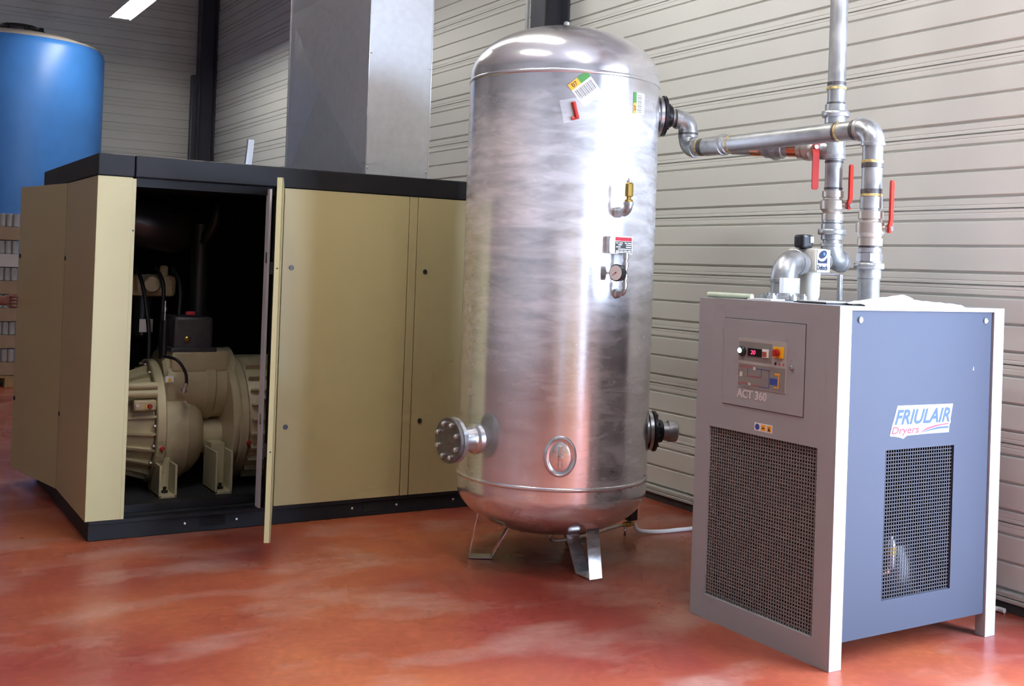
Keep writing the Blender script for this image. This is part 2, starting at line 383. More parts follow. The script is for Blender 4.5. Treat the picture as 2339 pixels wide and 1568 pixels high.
bm = bmesh.new()
box(bm, XW - 0.02, XW + 0.14, DOOR_Y0 - 0.12, DOOR_Y0, 0, DOOR_Z + 0.12, 0.004); box(bm, XW - 0.02, XW + 0.14, DOOR_Y1, DOOR_Y1 + 0.12, 0, DOOR_Z + 0.12, 0.004)
box(bm, XW - 0.02, XW + 0.14, DOOR_Y0, DOOR_Y1, DOOR_Z, DOOR_Z + 0.12, 0.004)
struct(obj('door_1', bm, M['column']), 'dark steel frame of the open loading doorway')
# foot of the wall: dark kerb, pale drip profile
def foot(name, x0, x1, y0, y1, ax):
    bm = bmesh.new(); box(bm, x0, x1, y0, y1, 0.0, 0.045)
    k = struct(obj(name, bm, M['kerb'], smooth=False), 'dark kerb along the foot of the ribbed wall')
    bm = bmesh.new()
    if ax == 'y':
        box(bm, x0 - 0.010, x1 - 0.012, y0, y1, 0.046, 0.062, 0.002); box(bm, x0 + 0.002, x1 - 0.012, y0, y1, 0.066, 0.085, 0.002)
    else:
        box(bm, x0, x1, y0 - 0.010, y1 - 0.012, 0.046, 0.062, 0.002); box(bm, x0, x1, y0 + 0.002, y1 - 0.012, 0.066, 0.085, 0.002)
    obj('drip_profile', bm, M['trim'], k)
foot('baseboard_right', XW - 0.035, XW, DOOR_Y1 + 0.12, YB - 0.04, 'y')
foot('baseboard_back', XL, XW - 0.04, YB - 0.035, YB, 'x')

def ibeam(bm, cx, cy, w, d, t, axis):
    """web along axis ('x': flanges face +-x)"""
    if axis == 'x':
        box(bm, cx - d / 2, cx - d / 2 + t, cy - w / 2, cy + w / 2, 0, ZC - 0.01, 0.003); box(bm, cx + d / 2 - t, cx + d / 2, cy - w / 2, cy + w / 2, 0, ZC - 0.01, 0.003)
        box(bm, cx - d / 2 + t, cx + d / 2 - t, cy - t / 2, cy + t / 2, 0, ZC - 0.01)
    else:
        box(bm, cx - w / 2, cx + w / 2, cy - d / 2, cy - d / 2 + t, 0, ZC - 0.01, 0.003); box(bm, cx - w / 2, cx + w / 2, cy + d / 2 - t, cy + d / 2, 0, ZC - 0.01, 0.003)
        box(bm, cx - t / 2, cx + t / 2, cy - d / 2 + t, cy + d / 2 - t, 0, ZC - 0.01)
def columns():
    t = thing('steel_column', 'dark blue-grey steel column in the far corner of the hall', 'column', (4.50, 16.43, 0))
    bm = bmesh.new(); ibeam(bm, 4.50, 16.43, 0.22, 0.24, 0.014, 'x'); obj('beam', bm, M['column'], t)
    part('downpipe', M['column'], t, 4.26, 4.35, 16.30, 16.40, 0.0, 4.15, bev=0.02)
    t = thing('steel_column', 'dark blue-grey steel column rising behind the tank top', 'column', (4.50, 7.03, 0))
    bm = bmesh.new(); ibeam(bm, 4.505, 7.03, 0.20, 0.22, 0.013, 'x'); obj('beam', bm, M['column'], t)
    part('flashing', M['duct'], t, 4.37, 4.39, 7.135, 7.165, 0.0, 6.2)
columns()

# ------------------------------------------------------------------ lamps
def lamp(label, x, y0, z, n_len=1.5, first=[None]):
    L = n_len
    t = thing('strip_lamp', label, 'lamp', (x, y0, z), 'fluorescent strip lamps under the roof')
    bm = bmesh.new(); box(bm, x - 0.05, x + 0.05, y0, y0 + L, z + 0.05, z + 0.11, 0.006); obj('housing', bm, M['lampbody'], t)
    bm = bmesh.new()
    poly(bm, [(x - 0.05, y0, z + 0.052), (x - 0.12, y0, z - 0.012), (x - 0.125, y0, z - 0.012), (x - 0.055, y0, z + 0.058), (x + 0.055, y0, z + 0.058), (x + 0.125, y0, z - 0.012), (x + 0.12, y0, z - 0.012), (x + 0.05, y0, z + 0.052)], (0, L, 0))
    obj('reflector', bm, M['lampbody'], t, smooth=False)
    for s in (-1, 1):
        bm = bmesh.new(); along((x + s * 0.045, y0 + 0.03, z + 0.012), (0, 1, 0), [(0, 0.016), (L - 0.06, 0.016)], bm, 10); obj('tube', bm, M['tube'], t)
    for yy in (y0 + 0.008, y0 + L - 0.008): obj('end_cap', B(x - 0.09, x + 0.09, yy - 0.008, yy + 0.008, z, z + 0.05), M['lampbody'], t)
    for yy in (y0 + 0.25, y0 + L - 0.25): tube('hanger', M['zinc'], t, [(x, yy, z + 0.11), (x, yy, ZC)], 0.004, 6)
    return t
lamp('glowing fluorescent strip lamp hanging before the dark end wall', 2.75, 12.45, 4.34)
lamp('glowing fluorescent strip lamp hanging behind the exhaust duct', 2.3, 7.9, 4.6)
lamp('glowing fluorescent strip lamp hanging above the gap between compressor and tank', 2.75, 4.5, 4.5)
lamp('glowing fluorescent strip lamp hanging in front of the dryer', 2.2, 1.3, 4.5)
lamp('glowing fluorescent strip lamp hanging near the open doorway', 2.2, -0.6, 4.5)
lamp('glowing fluorescent strip lamp hanging over the photographer', 1.0, 3.4, 4.6)

# ------------------------------------------------------------------ compressor cabinet
def compressor():
    x0, x1, y0, y1, zp, zh, zt = 1.101, 3.72, 5.973, 7.775, 0.107, 1.895, 2.011
    t = thing('air_compressor', 'large beige and black screw compressor cabinet with its front door open', 'compressor', (x0, y0, 0))
    # base with fork pockets
    bm = bmesh.new(); i = 0.02
    box(bm, x0 + i, x1 - i, y0 + i, y1 - i, 0.0, zp - 0.012, 0.004); box(bm, x0 + i, x1 - i, y0 + 0.004, y0 + i + 0.03, zp - 0.02, zp + 0.0, 0.002)
    bf = obj('base_frame', bm, M['black'], t)
    for bx in (1.618, 1.901, 2.588, 2.872, 3.256): lathe('bolt', M['zinc'], bf, (bx, y0 + i, 0.052), (0, -1, 0), [(0, 0.008), (0.006, 0.008), (0.008, 0.004)], 8)
    for fx in (1.70, 2.66): obj('fork_pocket', B(fx, fx + 0.14, y0 + i - 0.002, y0 + i + 0.01, 0.025, 0.085), M['foam'], bf, smooth=False)
    obj('hood_end', B(x0 - 0.002, 1.283, y0 - 0.004, y1, zh + 0.002, zt, bev=0.006), M['black'], t)
    bm = bmesh.new(); box(bm, 1.287, x1, y0 - 0.004, y1, zh + 0.002, zt, 0.006); box(bm, 1.30, 2.06, y0 + 0.03, y0 + 0.06, zh - 0.045, zh + 0.01); obj('hood', bm, M['black'], t)
    # corner panel, wraps round the near corner
    bm = bmesh.new()
    box(bm, x0, 1.277, y0, y0 + 0.025, zp, zh, 0.003); box(bm, 1.276, 1.296, y0 + 0.005, y0 + 0.025, zp - 0.004, zh - 0.005, 0.002); box(bm, x0, x0 + 0.025, y0 + 0.02, 6.875, zp, zh, 0.003)
    cp = obj('corner_panel', bm, M['beige'], t)
    def latch(par, x, y, z, d):
        l = lathe('latch', M['blackpl'], par, (x, y, z), d, [(0, 0.014), (0.004, 0.014), (0.006, 0.011), (0.006, 0.006), (0.002, 0.005)], 16)
        return l
    for z in (1.456, 0.549): latch(cp, x0, 6.855, z, (-1, 0, 0))
    lathe('rivet_hole', M['blackpl'], cp, (1.287, y0 + 0.005, 1.617), (0, -1, 0), [(0, 0.005), (0.001, 0.005)], 10)
    # swung side door
    a = R(10.6); hx, hy = x0, 6.885; d = Vector((-math.sin(a), math.cos(a), 0)); n = Vector((-math.cos(a), -math.sin(a), 0)); Lh = 0.81
    def slab(bm, s0, s1, t0, t1, z0, z1):
        p = Vector((hx, hy, 0)); q = [p + d * s0 + n * t0, p + d * s1 + n * t0, p + d * s1 + n * t1, p + d * s0 + n * t1]
        poly(bm, [(c.x, c.y, z0) for c in q], (0, 0, z1 - z0))
    bm = bmesh.new(); slab(bm, 0, Lh, -0.025, 0, zp, zh); sd = obj('side_door', bm, M['beige'], t, smooth=False)
    bm = bmesh.new(); slab(bm, 0.03, Lh - 0.03, -0.045, -0.026, zp + 0.03, zh - 0.03); obj('foam_lining', bm, M['foam'], sd, smooth=False)
    for z in (1.456, 0.549):
        p = Vector((hx, hy, z)) + d * (Lh - 0.03); latch(sd, p.x, p.y, p.z, n)
    part('rear_post', M['beige'], t, x0, x0 + 0.04, 7.70, y1, zp, zh, bev=0.003)
    part('rear_panel', M['beige'], t, x0 + 0.04, x1, y1 - 0.03, y1, zp, zh)
    part('end_panel', M['beige'], t, x1 - 0.03, x1, y0 + 0.02, y1 - 0.03, zp, zh)
    # front panels
    for xa, xb, lx in ((2.103, 2.8805, 2.157), (2.9405, x1, 2.998)):
        p = part('front_panel', M['beige'], t, xa, xb, y0, y0 + 0.025, zp, zh, bev=0.003)
        for z in (1.449, 0.550): latch(p, lx, y0, z, (0, -1, 0))
    part('mullion', M['beige'], t, 2.8845, 2.9365, y0 + 0.001, y0 + 0.025, zp, zh, bev=0.002)
    part('hinge_post', M['beige'], t, 2.066, 2.0985, y0 + 0.001, y0 + 0.04, zp, zh, bev=0.002)
    # door standing open
    hx, hy = 2.094, y0 - 0.004; fx, fy = 1.8225, 5.214
    d = Vector((fx - hx, fy - hy, 0)); Lh = d.length; d.normalize(); n = Vector((-d.y, d.x, 0))   # n towards +x: outer face
    bm = bmesh.new(); slab(bm, 0, Lh, -0.002, 0.004, zp, zh); slab(bm, Lh - 0.006, Lh, -0.026, 0.004, zp, zh); slab(bm, 0, 0.006, -0.026, 0.004, zp, zh)
    fd = obj('front_door', bm, M['beige'], t, smooth=False)
    bm = bmesh.new(); slab(bm, 0.006, Lh - 0.006, -0.026, -0.002, zp + 0.004, zh - 0.004); obj('foam_lining', bm, M['foam'], fd, smooth=False)
    for z in (1.449, 0.550):
        bm = bmesh.new(); slab(bm, Lh - 0.08, Lh - 0.04, -0.046, -0.026, z - 0.03, z + 0.03); obj('catch', bm, M['blackpl'], fd, smooth=False)
        p = Vector((hx, hy, z)) + d * (Lh + 0.0005) + n * -0.011; bm = bmesh.new(); along(p, d, [(0, 0.004), (0.001, 0.004)], bm, 8); obj('slot', bm, M['blackpl'], fd)
    j = part('jamb', M['lampbody'], t, 2.013, 2.026, y0 - 0.012, y0 + 0.05, zp, zh - 0.012, bev=0.002)
    for z in (1.50, 0.60): part('keeper', M['zinc'], j, 2.008, 2.014, y0 - 0.008, y0 + 0.012, z - 0.03, z + 0.03, bev=0.002)
    # liner
    bm = bmesh.new()
    box(bm, x0 + 0.03, x1 - 0.031, y1 - 0.06, y1 - 0.031, zp - 0.01, zh); box(bm, x0 + 0.03, 2.6, y0 + 0.06, y1 - 0.06, zh - 0.02, zh)
    box(bm, 2.5, 2.53, y0 + 0.06, y1 - 0.06, zp, zh - 0.02); box(bm, x0 + 0.026, x0 + 0.06, y0 + 0.03, 6.87, zp, zh - 0.02); box(bm, x0 + 0.03, 2.5, y0 + 0.06, y1 - 0.06, zp - 0.008, zp + 0.006)
    box(bm, 2.06, 2.5, y0 + 0.042, y0 + 0.062, zp, zh - 0.02)
    obj('foam_liner', bm, M['foam'], t, smooth=False)
    # ---------------- the machine inside
    cy = 6.76
    a_ = bmesh.new(); X = (1, 0, 0)
    along((1.62, cy, 0.72), X, [(0, 0.20), (0.02, 0.215), (0.24, 0.215), (0.25, 0.225), (0.30, 0.225), (0.31, 0.215), (0.43, 0.22)], a_, 36)     # upper rotor barrel
    along((1.61, cy, 0.435), X, [(0, 0.285), (0.145, 0.285), (0.15, 0.27), (0.20, 0.25), (0.25, 0.20), (0.27, 0.14)], a_, 36)                     # lower barrel and scroll
    along((1.83, cy - 0.05, 0.405), X, [(0, 0.08), (0.02, 0.105), (0.17, 0.105), (0.19, 0.12)], a_, 28)
    box(a_, 1.66, 2.0, cy - 0.2, cy + 0.2, 0.80, 0.935, 0.02)
    blk = obj('screw_block', a_, M['beige_cast'], t)
    bm = bmesh.new(); along((1.553, cy, 0.505), X, [(0, 0.355), (0.006, 0.365), (0.05, 0.365), (0.058, 0.355)], bm, 48); fl = obj('flange', bm, M['beige_cast'], blk)
    bm = bmesh.new(); along((1.99, cy, 0.505), X, [(0, 0.37), (0.008, 0.38), (0.030, 0.38), (0.036, 0.365), (0.044, 0.365), (0.050, 0.385), (0.09, 0.385), (0.096, 0.37)], bm, 48); obj('flange', bm, M['beige_cast'], blk)
    for fx in (1.545, 2.086):
        for k in range(18):
            an = R(90 + k * 20 + 8); s = 1 if fx > 2 else -1
            bm = bmesh.new(); along((fx, cy + 0.34 * math.cos(an), 0.505 + 0.34 * math.sin(an)), (s, 0, 0), [(-0.014, 0.011), (0.008, 0.011), (0.010, 0.008)], bm, 6); obj('bolt', bm, M['nickel'], blk, angle=20)
    # ribbed gear case
    bm = bmesh.new(); along((1.30, cy, 0.50), X, [(0, 0.20), (0.05, 0.27), (0.25, 0.315)], bm, 36); gc = obj('gear_case', bm, M['beige_cast'], t)
    for k in range(11):
        an = R(100 + k * 17); r0, r1 = 0.20, 0.30; rr = 0.345
        c, s = math.cos(an), math.sin(an); nn = Vector((0, -s, c)) * 0.007
        p = [Vector((1.31, cy + c * 0.20, 0.5 + s * 0.20)), Vector((1.31, cy + c * 0.265, 0.5 + s * 0.265)), Vector((1.553, cy + c * rr, 0.5 + s * rr)), Vector((1.553, cy + c * 0.28, 0.5 + s * 0.28))]
        bm = bmesh.new(); poly(bm, [q - nn for q in p], nn * 2); obj('rib', bm, M['beige_cast'], gc, smooth=False)
    for z, r in ((0.745, 0.022), (0.70, 0.026)):
        lathe('tie_bar', M['beige_cast'], gc, (1.32, cy - 0.31, z), X, [(0, r), (0.235, r)], 16)
    pl_ = part('cover_plate', M['beige_cast'], gc, 1.42, 1.548, cy - 0.352, cy - 0.30, 0.607, 0.668, bev=0.012)
    lathe('screw', M['nickel'], pl_, (1.44, cy - 0.352, 0.64), (0, -1, 0), [(0, 0.012), (0.004, 0.011)], 12)
    lathe('brass_ring', M['brass'], pl_, (1.497, cy - 0.352, 0.634), (0, -1, 0), [(0, 0.016), (0.004, 0.015)], 12)
    for px, pyy, pz in ((1.508, cy - 0.357, 0.634), (1.588, cy - 0.345, 0.388), (2.155, cy - 0.40, 0.651), (2.085, cy - 0.37, 0.40)):
        lathe('red_plug', M['redplug'], blk, (px, pyy, pz), (0, -1, 0), [(-0.03, 0.014), (0.006, 0.014), (0.012, 0.010)], 12)
    # motor with cooling fins
    bm = bmesh.new(); along((2.09, cy, 0.52), X, [(0, 0.36), (0.02, 0.37), (0.40, 0.37)], bm, 40); mo = obj('motor_housing', bm, M['beige_cast'], t)
    for k in range(10):
        an = R(125 + k * 13); rr0, rr1 = 0.36, 0.402; c, s = math.cos(an), math.sin(an); nn = Vector((0, -s, c)) * 0.006
        p = [Vector((2.10, cy + c * rr0, 0.52 + s * rr0)), Vector((2.10, cy + c * rr1, 0.52 + s * rr1)), Vector((2.48, cy + c * rr1, 0.52 + s * rr1)), Vector((2.48, cy + c * rr0, 0.52 + s * rr0))]
        bm = bmesh.new(); poly(bm, [q - nn for q in p], nn * 2); obj('fin', bm, M['beige_cast'], mo, smooth=False)
    # feet: open U brackets
    for fx, zt2 in ((1.565, 0.30), (1.885, 0.36)):
        bm = bmesh.new()
        box(bm, fx, fx + 0.014, 6.36, 6.62, 0.115, zt2, 0.003); box(bm, fx + 0.088, fx + 0.102, 6.36, 6.62, 0.115, zt2, 0.003)
        box(bm, fx, fx + 0.102, 6.36, 6.62, 0.113, 0.132, 0.003); box(bm, fx + 0.01, fx + 0.09, 6.50, 6.62, 0.13, zt2 + 0.03, 0.003)
        f = obj('foot', bm, M['beige_cast'], t); hexa('bolt', M['blackpl'], f, (fx + 0.05, 6.43, 0.132), (0, 0, 1), [(0, 0.018), (0.014, 0.018), (0.016, 0.010), (0.035, 0.010)])
    # cross rail in front of the machine
    part('floor_rail', M['black'], t, x0 + 0.2, 2.06, y0 + 0.10, y0 + 0.16, zp + 0.005, zp + 0.05, bev=0.004)
    # inlet valve, suction pipe, filter
    iv = part('inlet_valve', M['greycast'], t, 1.672, 1.905, 6.58, 6.86, 0.925, 1.135, bev=0.02)
    part('valve_flange', M['greycast'], iv, 1.655, 1.925, 6.56, 6.88, 0.925, 0.952, bev=0.006)
    lathe('sight_glass', M['brass'], iv, (1.75, 6.58, 1.0), (0, -1, 0), [(0, 0.017), (0.008, 0.017), (0.012, 0.010)], 14)
    part('warning_label', M['logored'], iv, 1.735, 1.79, 6.575, 6.579, 1.145, 1.165)
    lathe('suction_pipe', M['rubber'], t, (1.85, 6.74, 1.13), (0, 0, 1), [(0, 0.062), (0.03, 0.062), (0.03, 0.050), (0.46, 0.050), (0.46, 0.058), (0.56, 0.058)], 24)
    bm = bmesh.new(); along((1.28, 6.80, 1.72), (0.92, 0.1, -0.14), [(0, 0.06), (0.03, 0.13), (0.06, 0.15), (0.46, 0.15), (0.50, 0.14), (0.54, 0.09), (0.66, 0.085)], bm, 36); obj('air_filter', bm, M['blackpl'], t)
    tube('vent_hose', M['rubber'], t, smooth_path([(2.3, 6.9, 1.86), (2.05, 6.8, 1.86), (1.93, 6.65, 1.82), (1.90, 6.62, 1.70), (1.86, 6.72, 1.58)], 8), 0.035, 16)
    # oil manifold at the left
    mf = part('oil_manifold', M['beige_cast'], t, 1.48, 1.76, 6.90, 7.08, 1.235, 1.37, bev=0.03)
    lathe('filter_head', M['beige_cast'], mf, (1.60, 6.90, 1.315), (0, -1, 0), [(-0.05, 0.06), (0.03, 0.058), (0.05, 0.045)], 24)
    lathe('spigot', M['beige_cast'], mf, (1.69, 6.95, 1.36), (0, 0, 1), [(0, 0.025), (0.06, 0.025), (0.07, 0.015)], 14)
    lathe('oil_filter', M['blackpl'], mf, (1.57, 6.98, 1.24), (0, 0, -1), [(0, 0.055), (0.02, 0.06), (0.24, 0.06), (0.26, 0.04)], 24)
    part('rating_label', M['white'], mf, 1.545, 1.625, 6.905, 6.912, 1.02, 1.10)
    for k, (xa, xb) in enumerate(((1.50, 1.53), (1.62, 1.60), (1.72, 1.70))):
        tube('hose', M['rubber'], t, smooth_path([(xa, 6.86, 1.42), (xa + 0.03, 6.78, 1.30), (xb + 0.02, 6.68, 1.05), (xb + 0.02, 6.66, 0.88)], 8), 0.012, 10)
    lathe('hose_coupling', M['zinc'], t, (1.625, 6.62, 1.11), (0, 0, 1), [(0, 0.007), (0.05, 0.007), (0.052, 0.013), (0.075, 0.013), (0.078, 0.007), (0.115, 0.007)], 12)
    tube('drop_hose', M['rubber'], t, [(1.625, 6.62, 1.11), (1.625, 6.62, 0.90)], 0.020, 12)
    tube('oil_hose', M['rubber'], t, smooth_path([(1.60, 6.50, 0.91), (1.66, 6.43, 0.89), (1.705, 6.42, 0.82), (1.715, 6.42, 0.755)], 8), 0.009, 10)
    lathe('oil_elbow', M['nickel'], t, (1.712, 6.42, 0.76), (-0.25, 0.15, -1), [(0, 0.013), (0.03, 0.013), (0.034, 0.018), (0.055, 0.018)], 12)
    s = part('hot_label', M['white'], t, 1.615, 1.662, 6.505, 6.512, 0.757, 0.792)
    bm = bmesh.new(); poly(bm, [(1.626, 6.504, 0.763), (1.651, 6.504, 0.763), (1.6385, 6.504, 0.785)], (0, -0.001, 0)); obj('warning_triangle', bm, M['yellow'], s, smooth=False)
    return t
compressor()

# ------------------------------------------------------------------ exhaust duct and strut on the compressor
def exhaust_duct():
    xa, xb, ya, yb, z0, z1 = 2.639, 3.055, 6.10, 7.505, 2.013, 6.2
    t = thing('exhaust_duct', 'tall rectangular galvanised duct rising from the compressor top', 'duct', (xa, ya, z0))
    # cross-broken side facing left: pyramid panels stacked, one crease cross each
    bm = bmesh.new(); zz = [2.013, 3.22, 4.45, 5.68, 6.2]
    for a, b in zip(zz, zz[1:]):
        c = bm.verts.new((xa - 0.035, (ya + yb) / 2, (a + b) / 2)); q = [bm.verts.new(p) for p in ((xa, ya, a), (xa, yb, a), (xa, yb, b), (xa, ya, b))]
        for i in range(4): bm.faces.new((q[i], q[(i + 1) % 4], c))
    box(bm, xa + 0.001, xa + 0.004, ya, yb, z0, z1)
    obj('cross_broken_side', bm, M['duct'], t, smooth=False)
    part('front_side', M['duct'], t, xa, xb, ya - 0.002, ya, z0, z1)
    part('far_side', M['duct'], t, xb - 0.002, xb, ya, yb, z0, z1)
    part('rear_side', M['duct'], t, xa, xb, yb, yb + 0.002, z0, z1)
    part('corner_seam', M['zinc'], t, xa - 0.003, xa + 0.003, ya - 0.005, ya + 0.001, z0, z1)
    part('corner_seam', M['zinc'], t, xb - 0.003, xb + 0.003, ya - 0.005, ya + 0.001, z0, z1)
    part('corner_seam', M['zinc'], t, xa - 0.004, xa + 0.002, yb - 0.003, yb + 0.004, z0, z1)
    for sx, sz in ((xa + 0.012, 2.06), (xb - 0.012, 2.06), (xa + 0.012, 2.75), (xb - 0.012, 2.70), (xa + 0.012, 3.4)):
        lathe('screw', M['zinc'], t, (sx, ya - 0.002, sz), (0, -1, 0), [(0, 0.006), (0.004, 0.006), (0.006, 0.003)], 8)
    lathe('screw', M['zinc'], t, (xa, yb - 0.02, 2.10), (-1, 0, 0), [(0, 0.006), (0.012, 0.006)], 8)
exhaust_duct()
def strut():
    t = thing('mounting_rail', 'short upright galvanised rail standing on the compressor top', 'rail', (2.05, 6.50, 2.012))
    bm = bmesh.new(); m = Matrix.Rotation(R(1.5), 4, 'Y'); o = Vector((2.05, 6.5, 2.012))
    poly(bm, [o + Vector(p) for p in ((-0.016, 0, 0), (0.018, 0, 0), (0.018, 0.03, 0), (0.015, 0.03, 0), (0.015, 0.003, 0), (-0.013, 0.003, 0), (-0.013, 0.03, 0), (-0.016, 0.03, 0))], (0.016, 0, 0.195))
    obj('channel', bm, M['duct'], t, smooth=False)
    bm = bmesh.new(); poly(bm, [o + Vector(p) for p in ((0.0181, 0, 0), (0.0196, 0, 0), (0.0196, 0.031, 0), (0.0181, 0.031, 0))], (0.016, 0, 0.195)); obj('flange_edge', bm, M['zinc'], t, smooth=False)
strut()

# ------------------------------------------------------------------ receiver tank
TX, TY, TR = 3.151, 4.75, 0.488
def pol(th, r, z): return Vector((TX + r * math.cos(R(th)), TY + r * math.sin(R(th)), z))
def rad(th): return Vector((math.cos(R(th)), math.sin(R(th)), 0))
def tank():
    zb, zt = 0.452, 2.437
    t = thing('receiver_tank', 'tall shiny zinc-coated compressed air tank on three bent legs', 'tank', (TX, TY, 0))
    lathe('shell', M['tank'], t, (TX, TY, 0), (0, 0, 1), [(zb, TR), (zb + 0.003, TR), ((zb + zt) / 2, TR), (zt - 0.003, TR), (zt, TR)], 96, angle=60)
    def dome(sgn, z0, skirt, b):
        pr = [(0, TR - 0.001), (skirt, TR - 0.001)]
        for k in range(1, 29):
            a = R(90 * k / 28); pr.append((skirt + b * math.sin(a), (TR - 0.001) * math.cos(a)))
        return [(z0 + sgn * d, r) for d, r in pr]
    td = lathe('top_dome', M['tank'], t, (TX, TY, 0), (0, 0, 1), dome(1, zt, 0.03, 0.27), 96, angle=60)
    lathe('bottom_dome', M['tank'], t, (TX, TY, 0), (0, 0, 1), dome(-1, zb, 0.06, 0.24), 96, angle=60)
    for z in (zb, zt):
        lathe('weld_seam', M['tank'], t, (TX, TY, 0), (0, 0, 1), [(z - 0.011, TR - 0.002), (z - 0.008, TR + 0.003), (z - 0.002, TR + 0.0045), (z + 0.004, TR + 0.0045), (z + 0.009, TR + 0.002), (z + 0.011, TR - 0.002)], 96, angle=60)
    lathe('top_boss', M['fitting'], td, (TX, TY, 2.72), (0, 0, 1), [(0, 0.03), (0.02, 0.03), (0.03, 0.016), (0.05, 0.016), (0.055, 0.008)], 16)
    # legs: strips bent into a trapezoid
    for th in (-89, 151, 31):
        d = rad(th); tg = Vector((-d.y, d.x, 0)); w = 0.0375; k = 0.005
        def pt(r, z): return Vector((TX, TY, 0)) + d * r + Vector((0, 0, z))
        outer = [pt(0.372, 0.245), pt(0.412, 0.004), pt(0.295, 0.004), pt(0.195, 0.185)]
        inner = [pt(0.200, 0.19), pt(0.298, 0.010), pt(0.406, 0.010), pt(0.366, 0.25)]
        bm = bmesh.new(); poly(bm, [p - tg * w for p in outer + inner], tg * 2 * w); obj('leg', bm, M['tank'], t, smooth=False)
        bm = bmesh.new()
        p = pt(0.33, 0.206); along(p, (0, 0, 1), [(0, 0.05), (0.006, 0.05)], bm, 12)
        bm.free()
    # left nozzle with blind flange
    th = 186.5; z = 0.655; d = rad(th); tg = Vector((-d.y, d.x, 0)); p0 = pol(th, 0.46, z)
    lathe('nozzle', M['zinc'], t, p0, d, [(0, 0.085), (0.02, 0.078), (0.045, 0.074), (0.055, 0.062), (0.07, 0.058), (0.15, 0.056)], 32)
    fl = lathe('weld_neck_flange', M['zinc'], t, pol(th, 0.61, z), d, [(0, 0.056), (0.001, 0.110), (0.020, 0.110), (0.022, 0.106)], 40)
    bf = lathe('blind_flange', mat('dark_flange', (0.16, 0.145, 0.135), 0.42, metal=0.6, var=0.2, scale=20), t, pol(th, 0.634, z), d, [(0, 0.104), (0.002, 0.110), (0.018, 0.110), (0.020, 0.107)], 40)
    for k in range(8):
        a = R(k * 45 + 22); p = pol(th, 0.654, z) + tg * 0.083 * math.cos(a) + Vector((0, 0, 0.083 * math.sin(a)))
        hexa('bolt', M['zinc'], bf, p, d, [(-0.06, 0.012), (-0.05, 0.012), (-0.05, 0.008), (0.0, 0.008), (0.0, 0.013), (0.010, 0.013), (0.011, 0.007), (0.017, 0.007)])
    # right nozzles with black flanges
    for th, z, pw in ((-24.7, 2.312, None), (-27, 0.672, 0.075)):
        d = rad(th)
        lathe('nozzle', M['zinc'], t, pol(th, 0.45, z), d, [(0, 0.08), (0.04, 0.08), (0.045, 0.098), (0.062, 0.098), (0.064, 0.094)], 36)
        f = lathe('black_flange', M['blackpl'], t, pol(th, 0.516, z), d, [(0, 0.100), (0.003, 0.105), (0.016, 0.105), (0.019, 0.098), (0.020, 0.062), (0.05, 0.058), (0.056, 0.050)], 40)
        for k in range(8):
            a = R(k * 45 + 10); tg = Vector((-d.y, d.x, 0)); p = pol(th, 0.536, z) + tg * 0.082 * math.cos(a) + Vector((0, 0, 0.082 * math.sin(a)))
            hexa('bolt', M['blackpl'], f, p, d, [(-0.03, 0.009), (0.008, 0.009)])
        if pw: lathe('pipe_plug', M['fitting'], t, pol(th, 0.57, z), d, [(0, 0.046), (0.03, 0.046), (0.03, 0.055), (0.06, 0.055), (0.075, 0.050), (0.082, 0.035)], 28)
    # hand hole
    th = -119.0; z = 0.612; d = rad(th); tg = Vector((-d.y, d.x, 0))
    def oval(name, m, par, rx, rz, t0, prof):
        bm = bmesh.new(); rings = []
        for off, s in prof:
            rings.append([bm.verts.new(pol(th, TR - 0.012, z) + d * (t0 + off) + tg * rx * s * math.cos(2 * math.pi * j / 40) + Vector((0, 0, rz * s * math.sin(2 * math.pi * j / 40)))) for j in range(40)])
        for a, b in zip(rings, rings[1:]):
            for j in range(40): bm.faces.new((a[j], a[(j + 1) % 40], b[(j + 1) % 40], b[j]))
        bm.faces.new(rings[0][::-1]); bm.faces.new(rings[-1]); return obj(name, bm, m, par, smooth='all')
    hh = oval('hand_hole_ring', M['tank'], t, 0.078, 0.098, 0.0, [(0, 1.0), (0.016, 1.0), (0.024, 0.95), (0.026, 0.88), (0.022, 0.80)])
    oval('hand_hole_cover', M['tank'], hh, 0.052, 0.070, 0.016, [(0, 1.0), (0.006, 1.0), (0.012, 0.94), (0.014, 0.80)])
    bm = bmesh.new(); box(bm, -0.010, 0.010, -0.052, 0.052, 0, 0.010, 0.003, Matrix.Translation(pol(th, TR + 0.018, z)) @ Matrix((tuple([tg.x, 0, d.x, 0]), tuple([tg.y, 0, d.y, 0]), (0, 1, 0, 0), (0, 0, 0, 1)))); obj('yoke', bm, M['zinc'], hh)
    hexa('nut', M['zinc'], hh, pol(th, TR + 0.026, z), d, [(0, 0.013), (0.012, 0.013), (0.013, 0.007), (0.022, 0.007)])
    # safety valve
    p = pol(-90, TR - 0.01, 1.775)
    sv = lathe('safety_valve_socket', M['fitting'], t, p, (0, -1, 0), [(0, 0.026), (0.028, 0.026), (0.030, 0.022), (0.05, 0.017), (0.07, 0.017)], 20)
    bm = bmesh.new(); e = Vector((TX, TY - TR - 0.055, 1.775)); arc = [e + Vector((0, -0.035 * math.sin(R(a)), 0.035 * (1 - math.cos(R(a))))) for a in range(0, 91, 10)]
    sweep(bm, arc, 0.021, 18); obj('elbow', bm, M['fitting'], sv)
    q = arc[-1]
    lathe('elbow_collar', M['fitting'], sv, q, (0, 0, 1), [(-0.002, 0.024), (0.012, 0.024)], 18)
    svb = lathe('safety_valve', M['brass'], t, q + Vector((0, 0, 0.012)), (0, 0, 1), [(0, 0.021), (0.01, 0.021), (0.014, 0.012), (0.024, 0.012), (0.028, 0.021), (0.085, 0.021), (0.092, 0.014)], 8)
